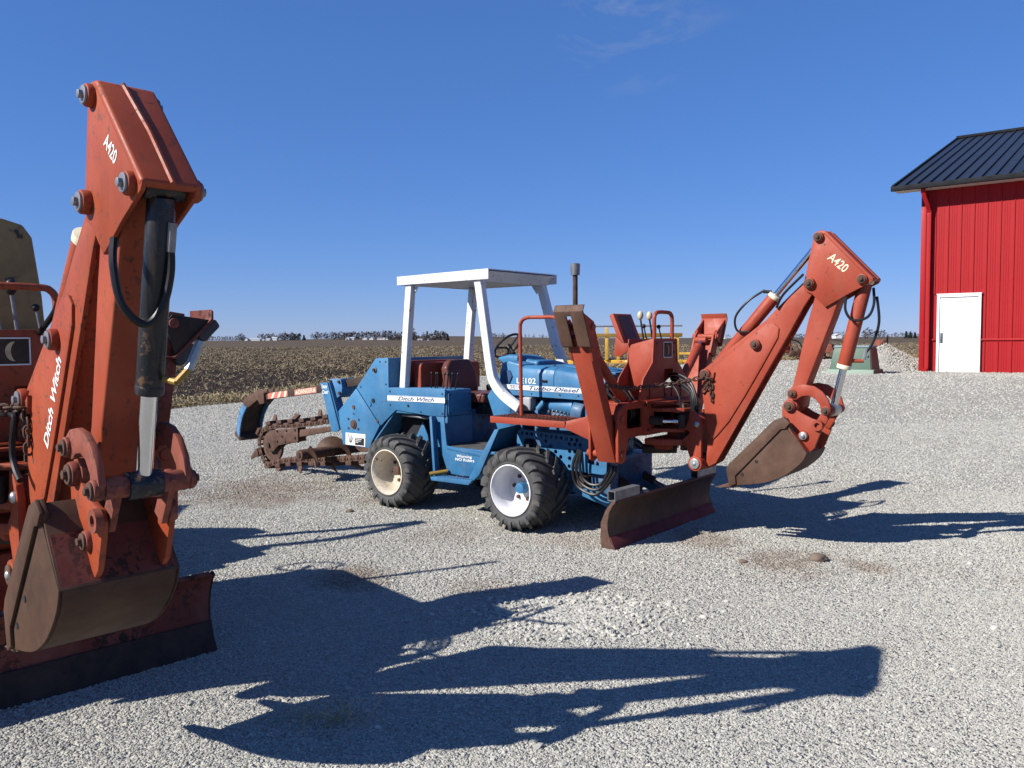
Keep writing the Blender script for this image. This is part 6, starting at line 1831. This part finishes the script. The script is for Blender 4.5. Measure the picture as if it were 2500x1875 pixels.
MAT['farm_white'] = plain('white_farm_siding', (0.74, 0.74, 0.72), 0.6, 0, 0.08, 0.3)
MAT['farm_roof'] = plain('pale_farm_roof', (0.52, 0.54, 0.56), 0.5, 0, 0.1, 0.3)
MAT['farm_dark'] = plain('grey_farm_roof', (0.16, 0.15, 0.16), 0.6, 0, 0.1, 0.3)


def farm(label, px, D, w, h, dep=14.0, gable=False, roof='farm_roof', rz=0.0, dz=0.0, opening=False):
    """a far farm building, facing the viewer's way; px is its bearing (tangent)"""
    x = px * D; z = far_z(x, D) + dz
    t = thing('farm_building', label, 'farm building', (x, D, z), rz, 'farm buildings on the horizon')
    hw = h * 0.62
    G().box(-w / 2, w / 2, -dep / 2, dep / 2, -1.0, hw).build('wall', 'farm_white', t)
    if gable:
        G().prism([(-w / 2 - .3, hw - .1), (w / 2 + .3, hw - .1), (0, h)], -dep / 2 - .03, dep / 2).build('gable', 'farm_white', t)
        G().poly([(-w / 2 - .5, -dep / 2 - .4, hw - .1), (0, -dep / 2 - .4, h + .1), (0, -dep / 2 - .4, h + .4), (-w / 2 - .5, -dep / 2 - .4, hw + .2)], [(-w / 2 - .5, dep / 2, hw - .1), (0, dep / 2, h + .1), (0, dep / 2, h + .4), (-w / 2 - .5, dep / 2, hw + .2)]).poly(
            [(w / 2 + .5, -dep / 2 - .4, hw - .1), (0, -dep / 2 - .4, h + .1), (0, -dep / 2 - .4, h + .4), (w / 2 + .5, -dep / 2 - .4, hw + .2)], [(w / 2 + .5, dep / 2, hw - .1), (0, dep / 2, h + .1), (0, dep / 2, h + .4), (w / 2 + .5, dep / 2, hw + .2)]).build('roof', roof, t)
    else:
        G().prismx([(-dep / 2 - .4, hw), (0, h), (dep / 2 + .4, hw)], -w / 2 - .4, w / 2 + .4).build('roof', roof, t)
    if opening:
        G().box(-w * .3, w * .3, -dep / 2 - .08, -dep / 2 + .1, -.5, hw * .8).build('door', 'farm_dark', t)


T1 = lambda cx: (460 + 0.18083 * cx - 1250) / 2000.0
T2 = lambda cx: (840 + 0.18083 * cx - 1250) / 2000.0
T4 = lambda cx: (1680 + 0.26221 * cx - 1250) / 2000.0
farm('long low white shed on the horizon, leftmost of the farm buildings', T1(890), 1400, 25, 4.2, 12)
farm('white gabled end of the leftmost long shed on the horizon', T1(803), 1392, 4.6, 4.4, 12, True)
farm('small white outbuilding just right of the long horizon shed', T1(1025), 1400, 4, 2.6, 8)
farm('low pale-roofed shed in the trees left of the far farmhouse', T1(1090), 1410, 6.5, 4, 9)
farm('white farmhouse among bare trees left of the blue trencher', T1(1180), 1420, 8, 5.6, 9, dz=0.4)
farm('broad white barn with gable end, left of the canopy on the horizon', T2(100), 1400, 13, 5.0, 16)
farm('white gabled annex touching the broad white horizon barn', T2(62), 1390, 6, 5.2, 14, True, opening=True)
farm('white round-roofed shed right of the broad horizon barn', T2(292), 1400, 7, 4.4, 12, True)
farm('second white gabled shed in the row left of the canopy post', T2(380), 1400, 7, 4.6, 12, True)
farm('white house with dark roof in the row left of the canopy post', T2(490), 1410, 8, 4.2, 9, roof='farm_dark')
farm('small white gabled shed next to the dark-roofed horizon house', T2(542), 1400, 4.5, 4.0, 8, True)
farm('narrow white shed nearest the canopy post on the horizon', T2(590), 1395, 4, 4.4, 8, roof='farm_dark')
farm('low open-fronted shed under the canopy on the horizon', T2(1033), 900, 4.6, 2.1, 6, opening=True)
farm('small white hut standing right of the low open-fronted shed', T2(1140), 900, 1.0, 2.4, 2, True)
farm('white house high in the grove seen through the canopy', T2(1187), 1500, 3.2, 6.5, 6, True, dz=1.5)
farm('white barn on the right horizon, seen between dipper and cylinder', T4(1385), 700, 5.6, 3.9, 8, True)
farm('small white farmhouse left of the boom on the right horizon', T4(262), 900, 3.0, 2.6, 6, True)
farm('tiny white shed right of the small farmhouse near the boom', T4(348), 900, 2.8, 1.9, 6)
farm('lowest white shed near the boom on the right horizon', T4(380), 900, 3.4, 1.4, 6)


def crown_faces(g, cx, cy, z0, h, w, n, conifer=False, rs=None):
    """many small leaf-sized faces through the crown volume"""
    for _ in range(n):
        if conifer:
            t = rs.uniform(0, 1) ** 1.3; z = z0 + h * t; r = w * .5 * (1 - t) * rs.uniform(.4, 1) + .1
            a = rs.uniform(0, 6.283); s = h * .075
        else:
            u = rs.normal(0, 1, 3); u /= np.linalg.norm(u); q = rs.uniform(.35, 1) ** .5
            z = z0 + h * .42 + u[2] * q * h * .58; r = w * .5 * q * math.hypot(u[0], u[1]); a = math.atan2(u[1], u[0]); s = h * rs.uniform(.05, .13)
        x, y = cx + r * math.cos(a), cy + r * math.sin(a)
        d = rs.normal(0, 1, (3, 3)) * s
        if not conifer: d[:, 2] = np.abs(d[:, 2]) * 1.6
        g.bm.faces.new([g.bm.verts.new((x + e[0], y + e[1], z + e[2])) for e in d])


MAT['bare_wood'] = plain('bare_winter_twigs', (0.085, 0.072, 0.072), 0.9, 0, 0.35, 0.2)
MAT['conifer'] = plain('dark_conifer_needles', (0.022, 0.034, 0.030), 0.9, 0, 0.3, 0.2)
MAT['bark'] = plain('grey_bark', (0.10, 0.085, 0.075), 0.9)


def conifer(label, t, D, h, w, seed, dz=0.0):
    rs = np.random.default_rng(seed); x = t * D; z = far_z(x, D) + dz
    o = thing('conifer_tree', label, 'tree', (x, D, z), 0.0, 'lone conifers on the horizon')
    G().cyl((0, 0, -1), (0, 0, h * .8), w * .05, w * .015, n=8).build('trunk', 'bark', o)
    g = G(); crown_faces(g, 0, 0, h * .08, h * .95, w, 420, True, rs); g.build('crown', 'conifer', o, smooth=False)


conifer('dark conifer standing alone right of the grove, left of the canopy', T1(1570), 1400, 8.6, 6, 1)
conifer('dark pointed conifer ending the grove seen through the canopy', T2(1403), 900, 6.8, 4, 2)
conifer('small dark conifer rising from the grove under the canopy roof', T2(1130), 1500, 11, 4, 3, dz=1.5)
conifer('leftmost of three conifers beside the red barn', T4(2028), 520, 4.2, 2.6, 4)
conifer('middle conifer of the three beside the red barn', T4(2066), 525, 4.0, 2.6, 5)
conifer('rightmost conifer of the three beside the red barn', T4(2110), 520, 3.6, 2.4, 6)


def woods(name, label, segs, mat, seed):
    """a far-off wood that reads as one mass: many trees with trunks and twiggy crowns"""
    rs = np.random.default_rng(seed); g = G()
    for t0, t1, D, h0, h1, step, n, dz in segs:
        k = max(2, int((t1 - t0) * D / step))
        for i in range(k):
            t = t0 + (t1 - t0) * (i + rs.uniform(.1, .9)) / k; d = D + rs.uniform(-15, 40)
            x = t * d; h = rs.uniform(h0, h1); z = far_z(x, d) + dz
            g.cyl((x, d, z - 1), (x, d, z + h * .6), h * .02, h * .008, n=4)
            crown_faces(g, x, d, z + h * .02, h, h * rs.uniform(.6, .95), n, False, rs)
            crown_faces(g, x + rs.uniform(-2, 2), d - 3, z - h * .12, h * .42, h * 1.1, n // 3, False, rs)
    o = g.build(name, mat, None, smooth=False)
    tag(o, label, 'wood', kind='stuff')


woods('far_woods', 'bare winter treelines along the far horizon', [
    (T1(30), T1(150), 1500, 7.8, 15.6, 3.2, 60, 0), (T1(150), T1(400), 1500, 5.2, 10.4, 3.0, 50, 0), (T1(400), T1(800), 1500, 5.9, 9.1, 3.0, 50, 0), (T1(700), T1(745), 1500, 10.4, 14.3, 6, 60, 0),
    (T1(960), T1(1110), 1440, 9.1, 12.3, 4, 80, 0), (T1(1110), T1(1300), 1450, 7.8, 13.0, 4, 80, 0), (T1(1290), T1(1420), 1440, 9.1, 12.3, 3, 90, 0),
    (T1(1670), T1(1960), 1750, 7.8, 14.3, 4, 60, 0), (T1(1960), T1(2212), 1500, 9.1, 13.0, 3, 70, 0),
    (T2(0), T2(640), 1520, 9.1, 13.0, 3.2, 70, 0), (T2(620), T2(980), 1000, 7.8, 10.4, 2.6, 80, 0), (T2(905), T2(935), 1000, 11.7, 14.3, 3, 80, 0), (T2(980), T2(1220), 1000, 5.2, 7.8, 2.6, 80, 0), (T2(1200), T2(1380), 1000, 7.8, 11.2, 2.6, 90, 0),
    (T2(2000), T2(2212), 1500, 5.2, 10.4, 4, 60, 0), (-0.012, 0.16, 1700, 3.9, 7.8, 6, 40, 0),
    (T4(160), T4(420), 1100, 2.6, 5.2, 5, 40, 0), (T4(950), T4(1120), 1000, 3.2, 5.9, 3, 60, 0), (T4(1340), T4(1460), 720, 4.5, 6.5, 3, 70, 0), (T4(1620), T4(1700), 720, 5.2, 8.5, 3, 80, 0), (T4(1690), T4(1860), 900, 5.2, 8.5, 3, 60, 0), (T4(1860), T4(2140), 1100, 3.9, 5.9, 3.5, 50, 0),
    (0.50, 0.75, 1100, 3.9, 7.8, 4, 40, 0), (-0.75, -0.39, 1500, 5.2, 11.7, 4, 40, 0)], 'bare_wood', 21)
woods('evergreen_windbreak', 'dark evergreen windbreak at the far farmstead', [(T1(1405), T1(1525), 1430, 9.5, 12.0, 2.6, 110, 0), (T1(240), T1(275), 1480, 7, 9, 4, 90, 0)], 'conifer', 33)
